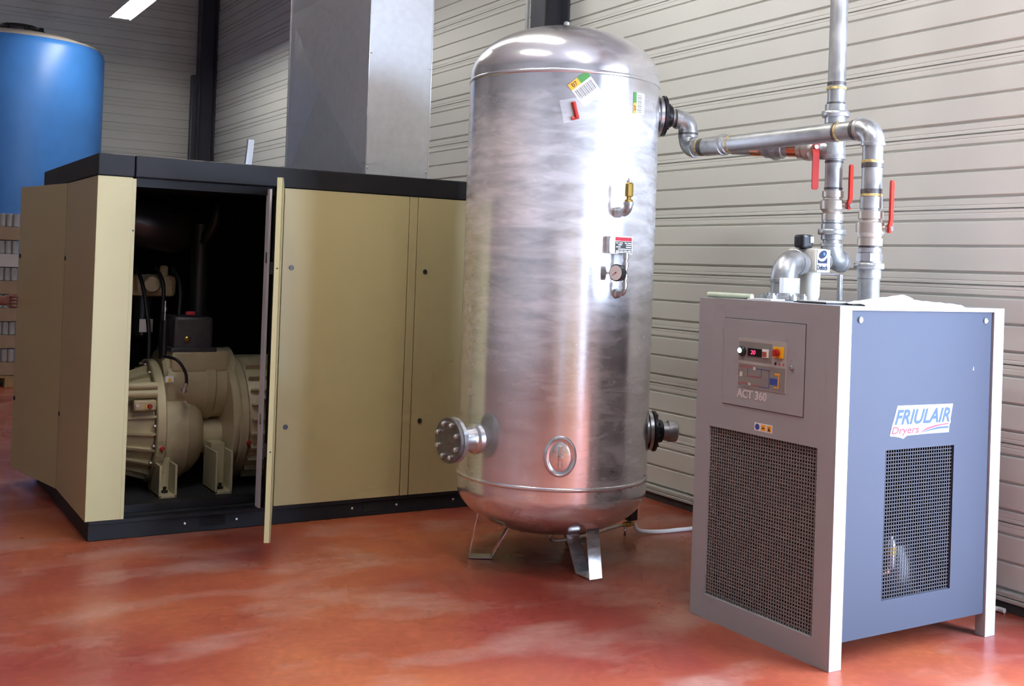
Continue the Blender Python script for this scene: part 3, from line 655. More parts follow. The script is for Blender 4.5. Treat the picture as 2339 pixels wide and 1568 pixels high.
    lathe('valve_stem', M['nickel'], svb, q + Vector((0, 0, 0.103)), (0, 0, 1), [(0, 0.012), (0.01, 0.012), (0.014, 0.006), (0.02, 0.006)], 12)
    # nameplate on a bracket
    c = pol(-90, TR, 1.62); yn = TY - TR - 0.035
    br = obj('nameplate_bracket', B(TX - 0.062, TX - 0.030, yn + 0.003, TY - TR + 0.02, 1.578, 1.660, bev=0.003), M['zinc'], t)
    bm = bmesh.new(); box(bm, TX - 0.062, TX + 0.074, yn - 0.001, yn + 0.003, 1.576, 1.662, 0.001); npl = obj('nameplate', bm, M['zinc'], t)
    for zz in (1.583, 1.655): lathe('rivet', M['zinc'], npl, (TX - 0.056, yn - 0.001, zz), (0, -1, 0), [(0, 0.006), (0.003, 0.004)], 10)
    obj('red_heading', B(TX - 0.030, TX + 0.068, yn - 0.0018, yn - 0.001, 1.638, 1.657), M['logored'], npl, smooth=False)
    obj('dark_field', B(TX - 0.030, TX + 0.068, yn - 0.0018, yn - 0.001, 1.580, 1.637), M['ink'], npl, smooth=False)
    rows = [(1.629, [(-0.025, -0.012), (-0.006, 0.014), (0.026, 0.040), (0.044, 0.064)]), (1.620, [(-0.012, 0.010), (0.034, 0.064)]), (1.610, [(-0.025, 0.002), (0.034, 0.064)]), (1.600, [(-0.012, 0.064)]), (1.591, [(-0.025, -0.004), (0.0, 0.018), (0.022, 0.042), (0.046, 0.064)]), (1.584, [(-0.025, 0.064)])]
    bm = bmesh.new()
    for zz, rs in rows:
        for a, b in rs: box(bm, TX + a, TX + b, yn - 0.0024, yn - 0.0018, zz - 0.0025, zz + 0.0025)
    o = obj('entry_fields', bm, M['white'], npl, smooth=False)
    # gauge
    g0 = pol(-88, TR - 0.01, 1.388)
    gs = lathe('gauge_socket', M['fitting'], t, g0, (0, -1, 0), [(0, 0.024), (0.02, 0.024), (0.024, 0.015), (0.045, 0.013)], 18)
    gx, gy = g0.x, g0.y - 0.045
    bm = bmesh.new(); sweep(bm, [Vector((gx, gy, 1.388)) + Vector((0, -0.025 * math.sin(R(a)), 0.025 * (1 - math.cos(R(a))))) for a in range(0, 91, 10)], 0.012, 14); obj('elbow', bm, M['fitting'], gs)
    gy -= 0.025
    lathe('gauge_pipe', M['zinc'], gs, (gx, gy, 1.412), (0, 0, 1), [(0, 0.011), (0.008, 0.011), (0.008, 0.015), (0.03, 0.015), (0.03, 0.010), (0.045, 0.010), (0.045, 0.015), (0.07, 0.015), (0.07, 0.011), (0.10, 0.011), (0.10, 0.017), (0.125, 0.017), (0.125, 0.012), (0.14, 0.012), (0.142, 0.016), (0.17, 0.016), (0.172, 0.010)], 14)
    gz = 1.487; ax = Vector((-0.96, -0.28, 0)); gp = Vector((gx, gy, gz))
    lathe('gauge_stub', M['brass'], gs, gp, ax, [(0, 0.009), (0.03, 0.009), (0.03, 0.012), (0.04, 0.012)], 12)
    ga = lathe('pressure_gauge', M['blackpl'], t, gp + ax * 0.036, ax, [(0, 0.034), (0.004, 0.039), (0.030, 0.039), (0.034, 0.041), (0.037, 0.038)], 32)
    lathe('dial', M['white'], ga, gp + ax * 0.0735, ax, [(0, 0.0355), (0.0005, 0.0355)], 32)
    tg = Vector((-ax.y, ax.x, 0)); c = gp + ax * 0.0745
    bm = bmesh.new(); sweep(bm, [c + tg * 0.006 + Vector((0, 0, 0.004)), c - tg * 0.020 + Vector((0, 0, -0.014))], 0.0012, 6); obj('needle', bm, M['red'], ga)
    lathe('needle_hub', M['red'], ga, c, ax, [(0, 0.004), (0.001, 0.004)], 10)
    # stickers: patches of the shell
    def patch(name, m, par, th, z, u0, u1, v0, v1, rot, lift):
        bm = bmesh.new(); n = 6; gv = []
        for i in range(n + 1):
            row = []
            for j in range(3):
                u = u0 + (u1 - u0) * i / n; v = v0 + (v1 - v0) * j / 2
                a = u * math.cos(rot) - v * math.sin(rot); b = u * math.sin(rot) + v * math.cos(rot)
                row.append((pol(th + math.degrees(a / TR), TR + lift, z + b), pol(th + math.degrees(a / TR), TR + lift + 0.0006, z + b)))
            gv.append(row)
        vb = [[bm.verts.new(p[0]) for p in r] for r in gv]; vt = [[bm.verts.new(p[1]) for p in r] for r in gv]
        for i in range(n):
            for j in range(2):
                bm.faces.new((vt[i][j], vt[i + 1][j], vt[i + 1][j + 1], vt[i][j + 1])); bm.faces.new((vb[i][j], vb[i][j + 1], vb[i + 1][j + 1], vb[i + 1][j]))
        for i in range(n):
            for j in (0, 2): bm.faces.new((vb[i][j], vb[i + 1][j], vt[i + 1][j], vt[i][j]))
        for i in (0, n):
            for j in range(2): bm.faces.new((vb[i][j], vb[i][j + 1], vt[i][j + 1], vt[i][j]))
        return obj(name, bm, m, par, smooth=False)
    def sticker(th, z, rot, w, h, lab):
        s = patch('barcode_sticker', M['white'], t, th, z, -w / 2, w / 2, -h / 2, h / 2, rot, 0.001); s['label'] = lab
        patch('green_field', M['green'], s, th, z, 0.0, w / 2, h * 0.24, h / 2, rot, 0.0018)
        patch('orange_field', M['orange'], s, th, z, -w / 2, 0.0, h * 0.24, h / 2, rot, 0.0018)
        x = -w * 0.42; k = 0
        bars = bmesh.new()
        while x < w * 0.42:
            bw = (0.0022, 0.0012, 0.0030, 0.0016)[k % 4]
            q = []
            for u, v in ((x, -h * 0.22), (x + bw, -h * 0.22), (x + bw, h * 0.16), (x, h * 0.16)):
                a = u * math.cos(rot) - v * math.sin(rot); b = u * math.sin(rot) + v * math.cos(rot); q.append(pol(th + math.degrees(a / TR), TR + 0.0018, z + b))
            poly(bars, q, rad(th) * 0.0006); x += bw + (0.002, 0.0035, 0.0022, 0.0045)[k % 4]; k += 1
        obj('barcode', bars, M['ink'], s, smooth=False)
        tg = Vector((-rad(th).y, rad(th).x, 0)); ux = tg * math.cos(rot) + Vector((0, 0, math.sin(rot))); uz = -tg * math.sin(rot) + Vector((0, 0, math.cos(rot)))
        o = pol(th, TR, z) - Vector((0, 0, 0)) + ux * (-w * 0.36) + uz * (h * 0.29); dd = Vector((o.x - TX, o.y - TY, 0)).normalized(); o = Vector((TX, TY, o.z)) + dd * (TR + 0.0035)
        text_mesh('number_print', '07', M['ink'], s, o, ux, uz, h * 0.16, w * 0.24)
    sticker(-112.0, 2.352, R(40), 0.115, 0.130, 'tilted white, green and orange barcode sticker')
    sticker(-75.5, 2.312, R(90), 0.103, 0.085, 'upright white barcode sticker with green and orange strip')
    # bag with red part inside taped under the sticker
    bg_ = patch('taped_bag', M['bag'], t, -115.0, 2.255, -0.085, 0.095, -0.055, 0.055, R(12), 0.006)
    bm = bmesh.new()
    sweep(bm, [pol(-118.5, TR + 0.006, 2.285), pol(-117.3, TR + 0.010, 2.245), pol(-116.3, TR + 0.008, 2.212)], [0.012, 0.010, 0.012], 8); obj('red_key', bm, M['red'], bg_, smooth=False)
    bm = bmesh.new(); sweep(bm, [pol(-119.2, TR + 0.006, 2.208), pol(-115.2, TR + 0.006, 2.216)], [0.010, 0.008], 8); obj('red_tab', bm, M['red'], bg_, smooth=False)
    # old paint marking
    return t
tank()

# drain valve under the tank
def drain():
    t = thing('drain_valve', 'small black timer drain valve on the floor behind the tank legs', 'valve', (3.86, 5.02, 0))
    lathe('body', M['brass'], t, (3.80, 5.00, 0.06), (1, 0.1, 0), [(0, 0.010), (0.03, 0.010), (0.03, 0.016), (0.07, 0.016), (0.07, 0.010), (0.10, 0.010)], 12)
    part('coil', M['blackpl'], t, 3.845, 3.905, 4.98, 5.04, 0.08, 0.155, bev=0.008)
    tube('stem', M['zinc'], t, [(3.86, 5.01, 0.05), (3.86, 5.01, 0.09)], 0.010, 10)
    tube('inlet_tube', M['nickel'], t, smooth_path([(TX + 0.02, TY, 0.15), (TX + 0.04, TY + 0.02, 0.085), (3.45, 4.86, 0.065), (3.80, 5.00, 0.06)], 8), 0.010, 10)
    tube('support', M['zinc'], t, [(3.83, 5.0, 0.055), (3.83, 5.0, 0.0)], 0.006, 8)
drain()
def hose():
    bm = bmesh.new(); sweep(bm, smooth_path([(3.90, 5.01, 0.06), (3.92, 4.985, 0.022), (4.05, 4.95, 0.0125), (4.20, 4.94, 0.0125), (4.36, 4.90, 0.0125), (4.42, 4.6, 0.0125), (4.44, 4.0, 0.0125), (4.45, 3.45, 0.0125), (4.50, 3.22, 0.0125), (4.56, 3.16, 0.0125), (4.565, 3.12, 0.0125)], 8), 0.012, 10)
    tag(obj('condensate_hose', bm, M['white']), 'white plastic condensate hose running along the floor from the tank to behind the dryer', 'hose')
    bm = bmesh.new(); sweep(bm, smooth_path([(4.585, 3.45, 0.012), (4.59, 3.30, 0.012), (4.585, 3.22, 0.012), (4.54, 3.205, 0.012), (4.47, 3.23, 0.012)], 8), 0.009, 10)
    tag(obj('floor_cable', bm, M['white']), 'thin white cable looped on the floor between dryer and wall', 'cable')
hose()

# ------------------------------------------------------------------ pipework
PR = 0.0430     # pipe radius
def elbow(name, par, c, din, dout, r=PR, bend=0.065, m=None, collars=True):
    """c = corner of the centre lines; din points into the corner, dout leaves it"""
    c = Vector(c); din = Vector(din).normalized(); dout = Vector(dout).normalized(); n = 10
    a0 = c - din * bend; ctr = c - din * bend + dout * bend; pts = []
    for k in range(n + 1):
        a = R(90) * k / n; pts.append(ctr - dout * bend * math.cos(a) + din * bend * math.sin(a))
    bm = bmesh.new(); rr = r * 1.14; sweep(bm, pts, rr, 28)
    if collars:
        along(pts[0] - din * 0.012, din, [(0, rr * 1.0), (0.001, rr * 1.06), (0.014, rr * 1.06), (0.016, rr)], bm, 28); along(pts[-1] + dout * 0.012, -dout, [(0, rr * 1.0), (0.001, rr * 1.06), (0.014, rr * 1.06), (0.016, rr)], bm, 28)
    return obj(name, bm, m or M['fitting'], par)
def pipe(par, a, b, r=PR, name='pipe', m=None):
    return tube(name, m or M['galv'], par, [a, b], r, 28)
def ring(par, p, d, w=0.012, r=PR, m=None, k=1.05, name='joint_ring'):
    p = Vector(p); d = Vector(d).normalized(); return lathe(name, m or M['thread'], par, p - d * w / 2, d, [(0, r * 1.0), (0.001, r * k), (w - 0.001, r * k), (w, r * 1.0)], 28)
def tape(par, p, d): return ring(par, p, d, 0.012, PR, M['tape'], 1.05, 'sealing_tape')
def union(par, p, d, L=0.085):
    p = Vector(p); d = Vector(d).normalized()
    u = lathe('union', M['fitting'], par, p - d * L / 2, d, [(0, PR * 1.05), (0.002, PR * 1.16), (L, PR * 1.16), (L + 0.001, PR * 1.05)], 28)
    bm = bmesh.new(); along(p - d * 0.013, d, [(0, PR * 1.48), (0.002, PR * 1.56), (0.024, PR * 1.56), (0.026, PR * 1.48)], bm, 8, 0.3); obj('union_nut', bm, M['fitting'], u, angle=20)
    return u
def ball_valve(label, p, d, side, hdir, hl, L=0.15, r=PR):
    """p centre, d pipe axis, side = stem direction, hdir = lever direction"""
    p = Vector(p); d = Vector(d).normalized(); side = Vector(side).normalized(); hdir = Vector(hdir).normalized()
    t = thing('ball_valve', label, 'valve', p, 'red-handled ball valves in the pipework')
    lathe('body', M['nickel'], t, p - d * L / 2, d, [(0, r * 1.0), (0.002, r * 1.22), (L * 0.22, r * 1.22), (L * 0.24, r * 1.06), (L * 0.30, r * 1.12), (L * 0.38, r * 1.38), (L * 0.5, r * 1.42), (L * 0.66, r * 1.40), (L * 0.70, r * 1.12), (L * 0.76, r * 1.08), (L * 0.78, r * 1.22), (L - 0.002, r * 1.22), (L, r)], 32)
    lathe('stem', M['nickel'], t, p + side * r * 1.3, side, [(0, 0.016), (0.016, 0.016), (0.016, 0.010), (0.030, 0.010)], 14)
    s0 = p + side * (r * 1.3 + 0.028); w = hdir.cross(side).normalized(); bm = bmesh.new(); rings = []
    for a, off, hw in ((-0.018, 0.0, 0.012), (0.012, 0.0, 0.0155), (0.022, 0.003, 0.0155), (0.036, 0.006, 0.0155), (hl - 0.010, 0.006, 0.0155), (hl - 0.003, 0.006, 0.012), (hl, 0.006, 0.006)):
        c = s0 + hdir * a + side * off; th = 0.0045
        rings.append([bm.verts.new(c + w * hw - side * th), bm.verts.new(c + w * hw + side * th), bm.verts.new(c - w * hw + side * th), bm.verts.new(c - w * hw - side * th)])
    for a, b in zip(rings, rings[1:]):
        for j in range(4): bm.faces.new((a[j], a[(j + 1) % 4], b[(j + 1) % 4], b[j]))
    bm.faces.new(rings[0][::-1]); bm.faces.new(rings[-1])
    h = obj('handle', bm, M['red'], t, smooth='all', angle=50, label='long red plastic lever handle')
    hexa('handle_nut', M['zinc'], t, s0 + side * 0.004, side, [(0, 0.011), (0.010, 0.011)])
    return t
Z = Vector((0, 0, 1)); X_ = Vector((1, 0, 0)); Y_ = Vector((0, 1, 0))
def inlet_run():
    d = rad(-24.7); c1 = pol(-24.7, 0.662, 2.300); AX, AY, ZL = 3.75, 3.252, 2.147
    t = thing('inlet_pipe', 'thick galvanised pipe run from the tank outlet down into the dryer', 'pipe', (AX, AY, 1.39))
    pipe(t, pol(-24.7, 0.565, 2.306), c1 - d * 0.06); ring(t, c1 - d * 0.075, d)
    elbow('elbow', t, c1, d, -Z, bend=0.060); c2 = Vector((c1.x, c1.y, ZL))
    ring(t, (c1 + c2) / 2, Z, 0.03, PR, None, 1.18)
    elbow('elbow', t, c2, -Z, -Y_, bend=0.060)
    pipe(t, c2 - Y_ * 0.05, (AX, AY + 0.06, ZL)); tape(t, c2 - Y_ * 0.10, Y_); ring(t, c2 - Y_ * 0.125, Y_, 0.03)
    lathe('coupling', M['fitting'], t, (c2.x, c2.y - 0.145, ZL), -Y_, [(0, PR), (0.002, PR * 1.14), (0.12, PR * 1.14), (0.122, PR * 1.26), (0.138, PR * 1.26), (0.14, PR * 1.14), (0.165, PR * 1.14), (0.168, PR)], 28)
    tape(t, c2 - Y_ * 0.335, Y_)
    ring(t, (AX, AY + 0.20, ZL), Y_, 0.010); tape(t, (AX, AY + 0.185, ZL), Y_); ring(t, (AX, AY + 0.095, ZL), Y_, 0.02)
    elbow('elbow', t, (AX, AY, ZL), -Y_, -Z, bend=0.066)
    pipe(t, (AX, AY, ZL - 0.06), (AX, AY, 1.78)); tape(t, (AX, AY, 2.003), Z); ring(t, (AX, AY, 1.985), Z, 0.020); tape(t, (AX, AY, 1.858), Z); ring(t, (AX, AY, 1.875), Z, 0.020)
    ring(t, (AX, AY, 1.825), Z, 0.05, PR, M['galv'], 1.10)
    pipe(t, (AX, AY, 1.66), (AX, AY, 1.395), PR * 0.98); ring(t, (AX, AY, 1.636), Z, 0.008); ring(t, (AX, AY, 1.622), Z, 0.022, PR, M['fitting'], 1.12)
    union(t, (AX, AY, 1.555), Z, 0.11)
    lathe('hex_collar', M['zinc'], t, (AX, AY, 1.575), Z, [(0, PR), (0.001, PR * 1.26), (0.034, PR * 1.26), (0.036, PR)], 8)
    pipe(t, (AX, AY, 1.50), (AX, AY, 1.395), PR * 1.08, 'riser_sleeve')
    ball_valve('red-handled ball valve on the nearer riser into the dryer', (AX, AY, 1.715), Z, (0.30, -0.95, 0), Z, 0.205, 0.150)
inlet_run()
def outlet_run():
    BX, BY = 3.935, 3.637
    t = thing('outlet_pipe', 'galvanised riser climbing out of view from the cream filter past the tank pipe', 'pipe', (BX, BY, 1.5))
    r = PR * 0.94
    pipe(t, (BX, BY, 2.20), (BX, BY, 6.2), r); tape(t, (BX, BY, 2.383), Z); ring(t, (BX, BY, 2.405), Z, 0.016, r); ring(t, (BX, BY, 2.313), Z, 0.010, r)
    union(t, (BX, BY, 2.262), Z, 0.09)
    bm = bmesh.new(); along((BX, BY, 2.05), Z, [(0, PR), (0.002, PR * 1.20), (0.02, PR * 1.20), (0.022, PR * 1.12), (0.135, PR * 1.12), (0.137, PR * 1.20), (0.155, PR * 1.20), (0.157, PR)], bm, 28)
    bz = 2.098; p = Vector((BX, BY, bz)); bv = Vector((3.755, 4.19, 2.140)) - p; bl = bv.length; bd = bv.normalized()
    along(p, bd, [(0.02, PR * 1.1), (0.055, PR * 1.1), (0.056, PR * 1.18), (0.068, PR * 1.18), (0.069, PR)], bm, 28); obj('tee', bm, M['fitting'], t)
    # bypass branch behind the tank pipe
    pipe(t, p + bd * 0.07, p + bd * (bl - 0.045), r, 'bypass_pipe'); ring(t, p + bd * 0.205, bd, 0.05, r, M['copper'], 1.04, 'threaded_collar'); ring(t, p + bd * 0.40, bd, 0.05, r, M['copper'], 1.1, 'threaded_collar')
    bm = bmesh.new(); along(p + bd * 0.255, bd, [(0, PR * 1.05), (0.004, PR * 1.2), (0.03, PR * 1.22), (0.03, PR * 1.42), (0.058, PR * 1.42), (0.058, PR * 1.2), (0.10, PR * 1.2), (0.104, PR)], bm, 10, 0.2); obj('union_nut', bm, M['fitting'], t, angle=20)
    ball_valve('red-handled ball valve on the bypass branch with its lever hanging down', p + bd * 0.125, bd, (-0.45, -0.89, 0), -Z, 0.200, 0.11, PR * 0.95)
    pipe(t, (BX, BY, 2.05), (BX, BY, 1.66), r); ring(t, (BX, BY, 2.040), Z, 0.012, r); ring(t, (BX, BY, 1.915), Z, 0.010, r)
    ball_valve('red-handled ball valve on the farther riser above the cream filter', (BX, BY, 1.835), Z, (0.25, -0.97, 0), Z, 0.190, 0.14, PR * 0.95)
    lathe('reducer', M['fitting'], t, (BX, BY, 1.752), Z, [(0, r * 1.02), (0.004, r * 1.16), (0.02, r * 1.16), (0.022, r)], 24)
    union(t, (BX, BY, 1.712), Z, 0.075)
    d = Vector((1, 0.12, 0)).normalized()
    elbow('elbow', t, (BX, BY, 1.575), -d, Z, PR * 0.98, 0.072)   # turned below: pipe arrives from the filter
outlet_run()
def filter_unit():
    d = Vector((3.935 - 3.555, 3.637 - 3.555, 0)).normalized(); n = Vector((d.y, -d.x, 0)); ZF = 1.572
    c = Vector((3.745, 3.60, 0)); t = thing('inline_filter', 'cream inline air filter with blue logo standing on the dryer top', 'filter', (3.745, 3.60, 1.393))
    M4 = Matrix(((d.x, -n.x, 0, c.x), (d.y, -n.y, 0, c.y), (0, 0, 1, 0), (0, 0, 0, 1)))
    def bx(name, m, par, a0, a1, b0, b1, z0, z1, bev=0.0):
        bm = bmesh.new(); box(bm, a0, a1, b0, b1, z0, z1, bev, M4); return obj(name, bm, m, par)
    hd = bx('head', M['cream'], t, -0.055, 0.068, -0.075, 0.075, 1.520, 1.628, 0.014)
    bx('label_plate', M['white'], hd, -0.046, 0.062, -0.0765, -0.0745, 1.523, 1.624)
    fr = Vector((c.x, c.y, 0)) + n * 0.0768 - d * 0.044
    def at(u, z): return fr + d * (u * 1.15 - 0.020) + Vector((0, 0, z))
    bm = bmesh.new(); k = 20
    poly(bm, [at(0.055 + 0.030 * math.cos(2 * math.pi * j / k) * math.cos(0.35) - 0.017 * math.sin(2 * math.pi * j / k) * math.sin(0.35), 1.602 + 0.030 * math.cos(2 * math.pi * j / k) * math.sin(0.35) + 0.017 * math.sin(2 * math.pi * j / k) * math.cos(0.35)) for j in range(k)], n * 0.001); obj('logo_oval', bm, M['navy'], hd, smooth=False)
    bm = bmesh.new(); up_ = [(0.088, 1.592), (0.080, 1.582), (0.066, 1.574), (0.050, 1.571), (0.034, 1.573), (0.020, 1.580)]
    poly(bm, [at(0.020, 1.562), at(0.088, 1.562)] + [at(u, z) for u, z in up_], n * 0.001); obj('logo_block', bm, M['navy'], hd, smooth=False)
    bm = bmesh.new(); poly(bm, [at(0.064 + 0.008 * math.cos(2 * math.pi * j / 12), 1.605 + 0.008 * math.sin(2 * math.pi * j / 12)) + n * 0.0012 for j in range(12)], n * 0.0006); obj('logo_dot', bm, mat('logo_dot_blue', (0.10, 0.20, 0.32), 0.5), hd, smooth=False)
    text_mesh('lettering', 'Deltech', M['navy'], hd, at(0.018, 1.533) + n * 0.0008, d, Z, 0.022, 0.082, fat=0.0008, fatn=6)
    # indicator on top, bowl below
    kn = Vector((3.70, 3.585, 0)); bm = bmesh.new(); box(bm, 3.665, 3.735, 3.555, 3.615, 1.628, 1.690, 0.012); g = obj('indicator', bm, M['blackpl'], t)
    bm = bmesh.new(); box(bm, 3.708, 3.732, 3.551, 3.5555, 1.652, 1.682, 0.004); obj('indicator_window', bm, M['plate'], g)
    lathe('bowl', M['cream'], t, (3.765, 3.604, 1.395), Z, [(0, 0.040), (0.02, 0.046), (0.126, 0.048)], 28)
    part('mounting_foot', M['fitting'], t, 3.943, 3.962, 3.585, 3.604, 1.395, 1.515, bev=0.002)
    bx('cross_bar', M['fitting'], t, 0.02, 0.225, -0.03, 0.02, 1.512, 1.519)
    # elbow up from the dryer outlet
    e = Vector((3.557, 3.557, 1.560)); elbow('outlet_elbow', t, e, Z, d, 0.051, 0.076, M['fitting'])
    lathe('outlet_nipple', M['fitting'], t, c + d * 0.066 + Vector((0, 0, ZF)), d, [(0, 0.044), (0.075, 0.044)], 28)
    lathe('elbow_socket', M['fitting'], t, e + d * 0.08, d, [(0, 0.052), (0.06, 0.052)], 28)
    lathe('outlet_stub', M['galv'], t, (e.x, e.y, 1.42), Z, [(0, 0.056), (0.075, 0.056)], 28)
    bm = bmesh.new(); a0, a1 = R(-150), R(-40); pts = [(e.x + 0.068 * math.cos(a0 + (a1 - a0) * k / 8), e.y + 0.068 * math.sin(a0 + (a1 - a0) * k / 8)) for k in range(9)]
    for (xa, ya), (xb, yb) in zip(pts, pts[1:]):
        q = [(xa, ya, 1.425), (xb, yb, 1.425), (xb, yb, 1.492), (xa, ya, 1.492)]; poly(bm, q, Vector(((xa + xb) / 2 - e.x, (ya + yb) / 2 - e.y, 0)).normalized() * 0.002)
    obj('paper_tag', bm, M['white'], t, smooth=False)
    lathe('flange', M['zinc'], t, (e.x, e.y, 1.394), Z, [(0, 0.078), (0.016, 0.078), (0.018, 0.070), (0.030, 0.070)], 32)
    for k in range(6):
        a = R(k * 60 + 15); hexa('bolt', M['zinc'], t, (e.x + 0.088 * math.cos(a), e.y + 0.088 * math.sin(a), 1.394), Z, [(0, 0.014), (0.020, 0.014), (0.021, 0.008), (0.028, 0.008)])
filter_unit()

# ------------------------------------------------------------------ dryer
def dryer():
    x0, x1, y0, y1, zt = 3.247, 4.2485, 2.947, 3.754, 1.3934
    t = thing('air_dryer', 'tall grey refrigeration air dryer with mesh grilles and control panel', 'dryer', (x0, y0, 0))
    G = M['dryer']
    # front panel with grille opening
    bm = bmesh.new(); gy0, gy1, gz0, gz1 = 3.040, 3.664, 0.106, 0.837; th = 0.0672
    box(bm, x0, x0 + th, y0, gy0, 0, zt, 0.002); box(bm, x0, x0 + th, gy1, y1, 0, zt, 0.002)
    box(bm, x0 + 0.0002, x0 + 0.05, gy0 - 0.003, gy1 + 0.003, 0.0, gz0); box(bm, x0 + 0.0002, x0 + 0.05, gy0 - 0.003, gy1 + 0.003, gz1, zt)
    fp = obj('front_panel', bm, G, t)
    def wires(name, par, ax, f, a0, a1, b0, b1, pitch, r):
        bm = bmesh.new(); na = int((a1 - a0) / pitch); nb = int((b1 - b0) / pitch)
        for i in range(na + 1):
            a = a0 + (a1 - a0) * i / na
            if ax == 'x': box(bm, f - r, f + r, a - r, a + r, b0, b1)
            else: box(bm, a - r, a + r, f - r, f + r, b0, b1)
        for i in range(nb + 1):
            b = b0 + (b1 - b0) * i / nb
            if ax == 'x': box(bm, f - r, f + r, a0, a1, b - r, b + r)
            else: box(bm, a0, a1, f - r, f + r, b - r, b + r)
        o = obj(name, bm, M['wire'] if ax == 'x' else M['wiredark'], par, smooth=False); o['kind'] = 'stuff'; o['label'] = 'fine square wire mesh grille'; return o
    wires('grille_mesh', fp, 'x', x0 + 0.012, gy0, gy1, gz0, gz1, 0.0142, 0.0016)
    bm = bmesh.new(); box(bm, x0 + 0.052, x0 + 0.09, gy0 - 0.02, gy1 + 0.02, gz0 - 0.02, gz1 + 0.02); cd = obj('condenser', bm, M['coil'], t, smooth=False)
    bm = bmesh.new()
    for k in range(24): box(bm, x0 + 0.047, x0 + 0.052, gy0, gy1, gz0 + 0.015 + k * 0.0305, gz0 + 0.021 + k * 0.0305)
    obj('condenser_tubes', bm, M['dark'], cd, smooth=False)
    # rear posts, rails, top
    part('rear_post', G, t, x1 - 0.0672, x1, y0, y0 + 0.05, 0, zt, bev=0.002); part('rear_post', G, t, x1 - 0.0672, x1, y1 - 0.05, y1, 0, zt, bev=0.002)
    part('rear_panel', M['dryerside'], t, x1 - 0.04, x1 - 0.01, y0 + 0.05, y1 - 0.05, 0.10, zt - 0.02)
    part('top_rail', G, t, x0 + 0.0680, x1 - 0.068, y0 + 0.001, y0 + 0.03, 1.3765, zt, bev=0.0015)
    part('top_panel', G, t, x0 + 0.0680, x1 - 0.002, y0 + 0.031, y1, zt - 0.03, zt - 0.001)
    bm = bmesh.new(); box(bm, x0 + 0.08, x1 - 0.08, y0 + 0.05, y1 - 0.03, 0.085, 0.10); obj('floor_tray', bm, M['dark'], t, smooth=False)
    # slate side panels with grille
    for yy, s in ((y0 + 0.010, 1), (y1 - 0.030, 2)):
        sx0, sx1, sz0, sz1 = 3.539, 3.955, 0.233, 0.825; a, b = x0 + 0.0685, x1 - 0.0685; bm = bmesh.new()
        box(bm, a, sx0, yy, yy + 0.02, 0.1005, 1.3754); box(bm, sx1, b, yy, yy + 0.02, 0.1005, 1.3754); box(bm, sx0, sx1, yy, yy + 0.02, 0.1005, sz0); box(bm, sx0, sx1, yy, yy + 0.02, sz1, 1.3754)
        sp = obj('side_panel', bm, M['dryerside'], t, smooth=False)
        wires('grille_mesh', sp, 'y', yy + 0.010, sx0, sx1, sz0, sz1, 0.0142, 0.0015)
        if s == 1:
            for bx_ in (3.370, 4.134): lathe('screw', M['zinc'], sp, (bx_, yy, 1.340), (0, -1, 0), [(0, 0.012), (0.005, 0.012), (0.008, 0.007), (0.006, 0.003)], 14)
            logo(sp, yy)
            bm = bmesh.new(); poly(bm, [(4.062, yy - 0.0006, 1.132), (4.068, yy - 0.0006, 1.132), (4.065, yy - 0.0006, 1.148)], (0, 0.0006, 0)); obj('scratch', bm, M['logowhite'], sp, smooth=False)
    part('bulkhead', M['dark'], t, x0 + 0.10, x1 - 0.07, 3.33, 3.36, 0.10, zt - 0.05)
    # refrigeration parts seen through the side grille
    q = thing_part('refrigeration_circuit', t)
    tube('copper_pipe', M['copper'], q, [(3.60, 3.06, 0.15), (3.60, 3.06, 0.49)], 0.008, 12); tube('copper_pipe', M['copper'], q, [(3.47, 3.02, 0.825), (3.90, 3.04, 0.828)], 0.011, 12)
    tube('copper_pipe', M['copper'], q, smooth_path([(3.60, 3.06, 0.30), (3.64, 3.07, 0.285), (3.70, 3.09, 0.285), (3.82, 3.12, 0.29)], 6), 0.009, 12)
    lathe('refrigerant_pump', M['blackpl'], q, (3.83, 3.19, 0.102), Z, [(0, 0.12), (0.12, 0.125), (0.22, 0.125), (0.29, 0.10), (0.32, 0.05)], 32)
    lathe('filter_drier', M['zinc'], q, (3.70, 3.05, 0.31), Z, [(0, 0.006), (0.02, 0.020), (0.11, 0.020), (0.14, 0.008)], 16); lathe('drier_band', M['yellow'], q, (3.70, 3.05, 0.375), Z, [(0, 0.0208), (0.035, 0.0208)], 16)
    # control door on the front
    f = x0
    cdr = part('control_door', G, t, f - 0.004, f + 0.001, 3.1185, 3.583, 0.947, 1.311, bev=0.001)
    bm = bmesh.new()
    for a, b, c, d_ in ((3.116, 3.5855, 0.9445, 0.947), (3.116, 3.5855, 1.311, 1.3135), (3.116, 3.1185, 0.947, 1.311), (3.583, 3.5855, 0.947, 1.311)): box(bm, f - 0.0008, f + 0.001, a, b, c, d_)
    obj('shadow_gap', bm, M['dark'], fp, smooth=False)
    f2 = f - 0.004
    def pb(name, m, par, ya, yb, za, zb, d=0.0012, f0=None, bev=0.0):
        ff = f2 if f0 is None else f0; return obj(name, B(ff - d, ff, min(ya, yb), max(ya, yb), za, zb, bev=bev), m, par, smooth=bool(bev))
    cp = pb('control_plate', M['plate'], cdr, 3.491, 3.2115, 1.027, 1.234, 0.002); f3 = f2 - 0.002
    pb('display_field', M['platedark'], cdr, 3.487, 3.293, 1.140, 1.220, 0.0006, f3); pb('diagram_field', M['platedark'], cdr, 3.487, 3.217, 1.030, 1.127, 0.0006, f3)
    f4 = f3 - 0.0006
    lathe('pilot_button', M['blackpl'], cdr, (f4, 3.464, 1.178), (-1, 0, 0), [(0, 0.021), (0.006, 0.021), (0.010, 0.017)], 20)
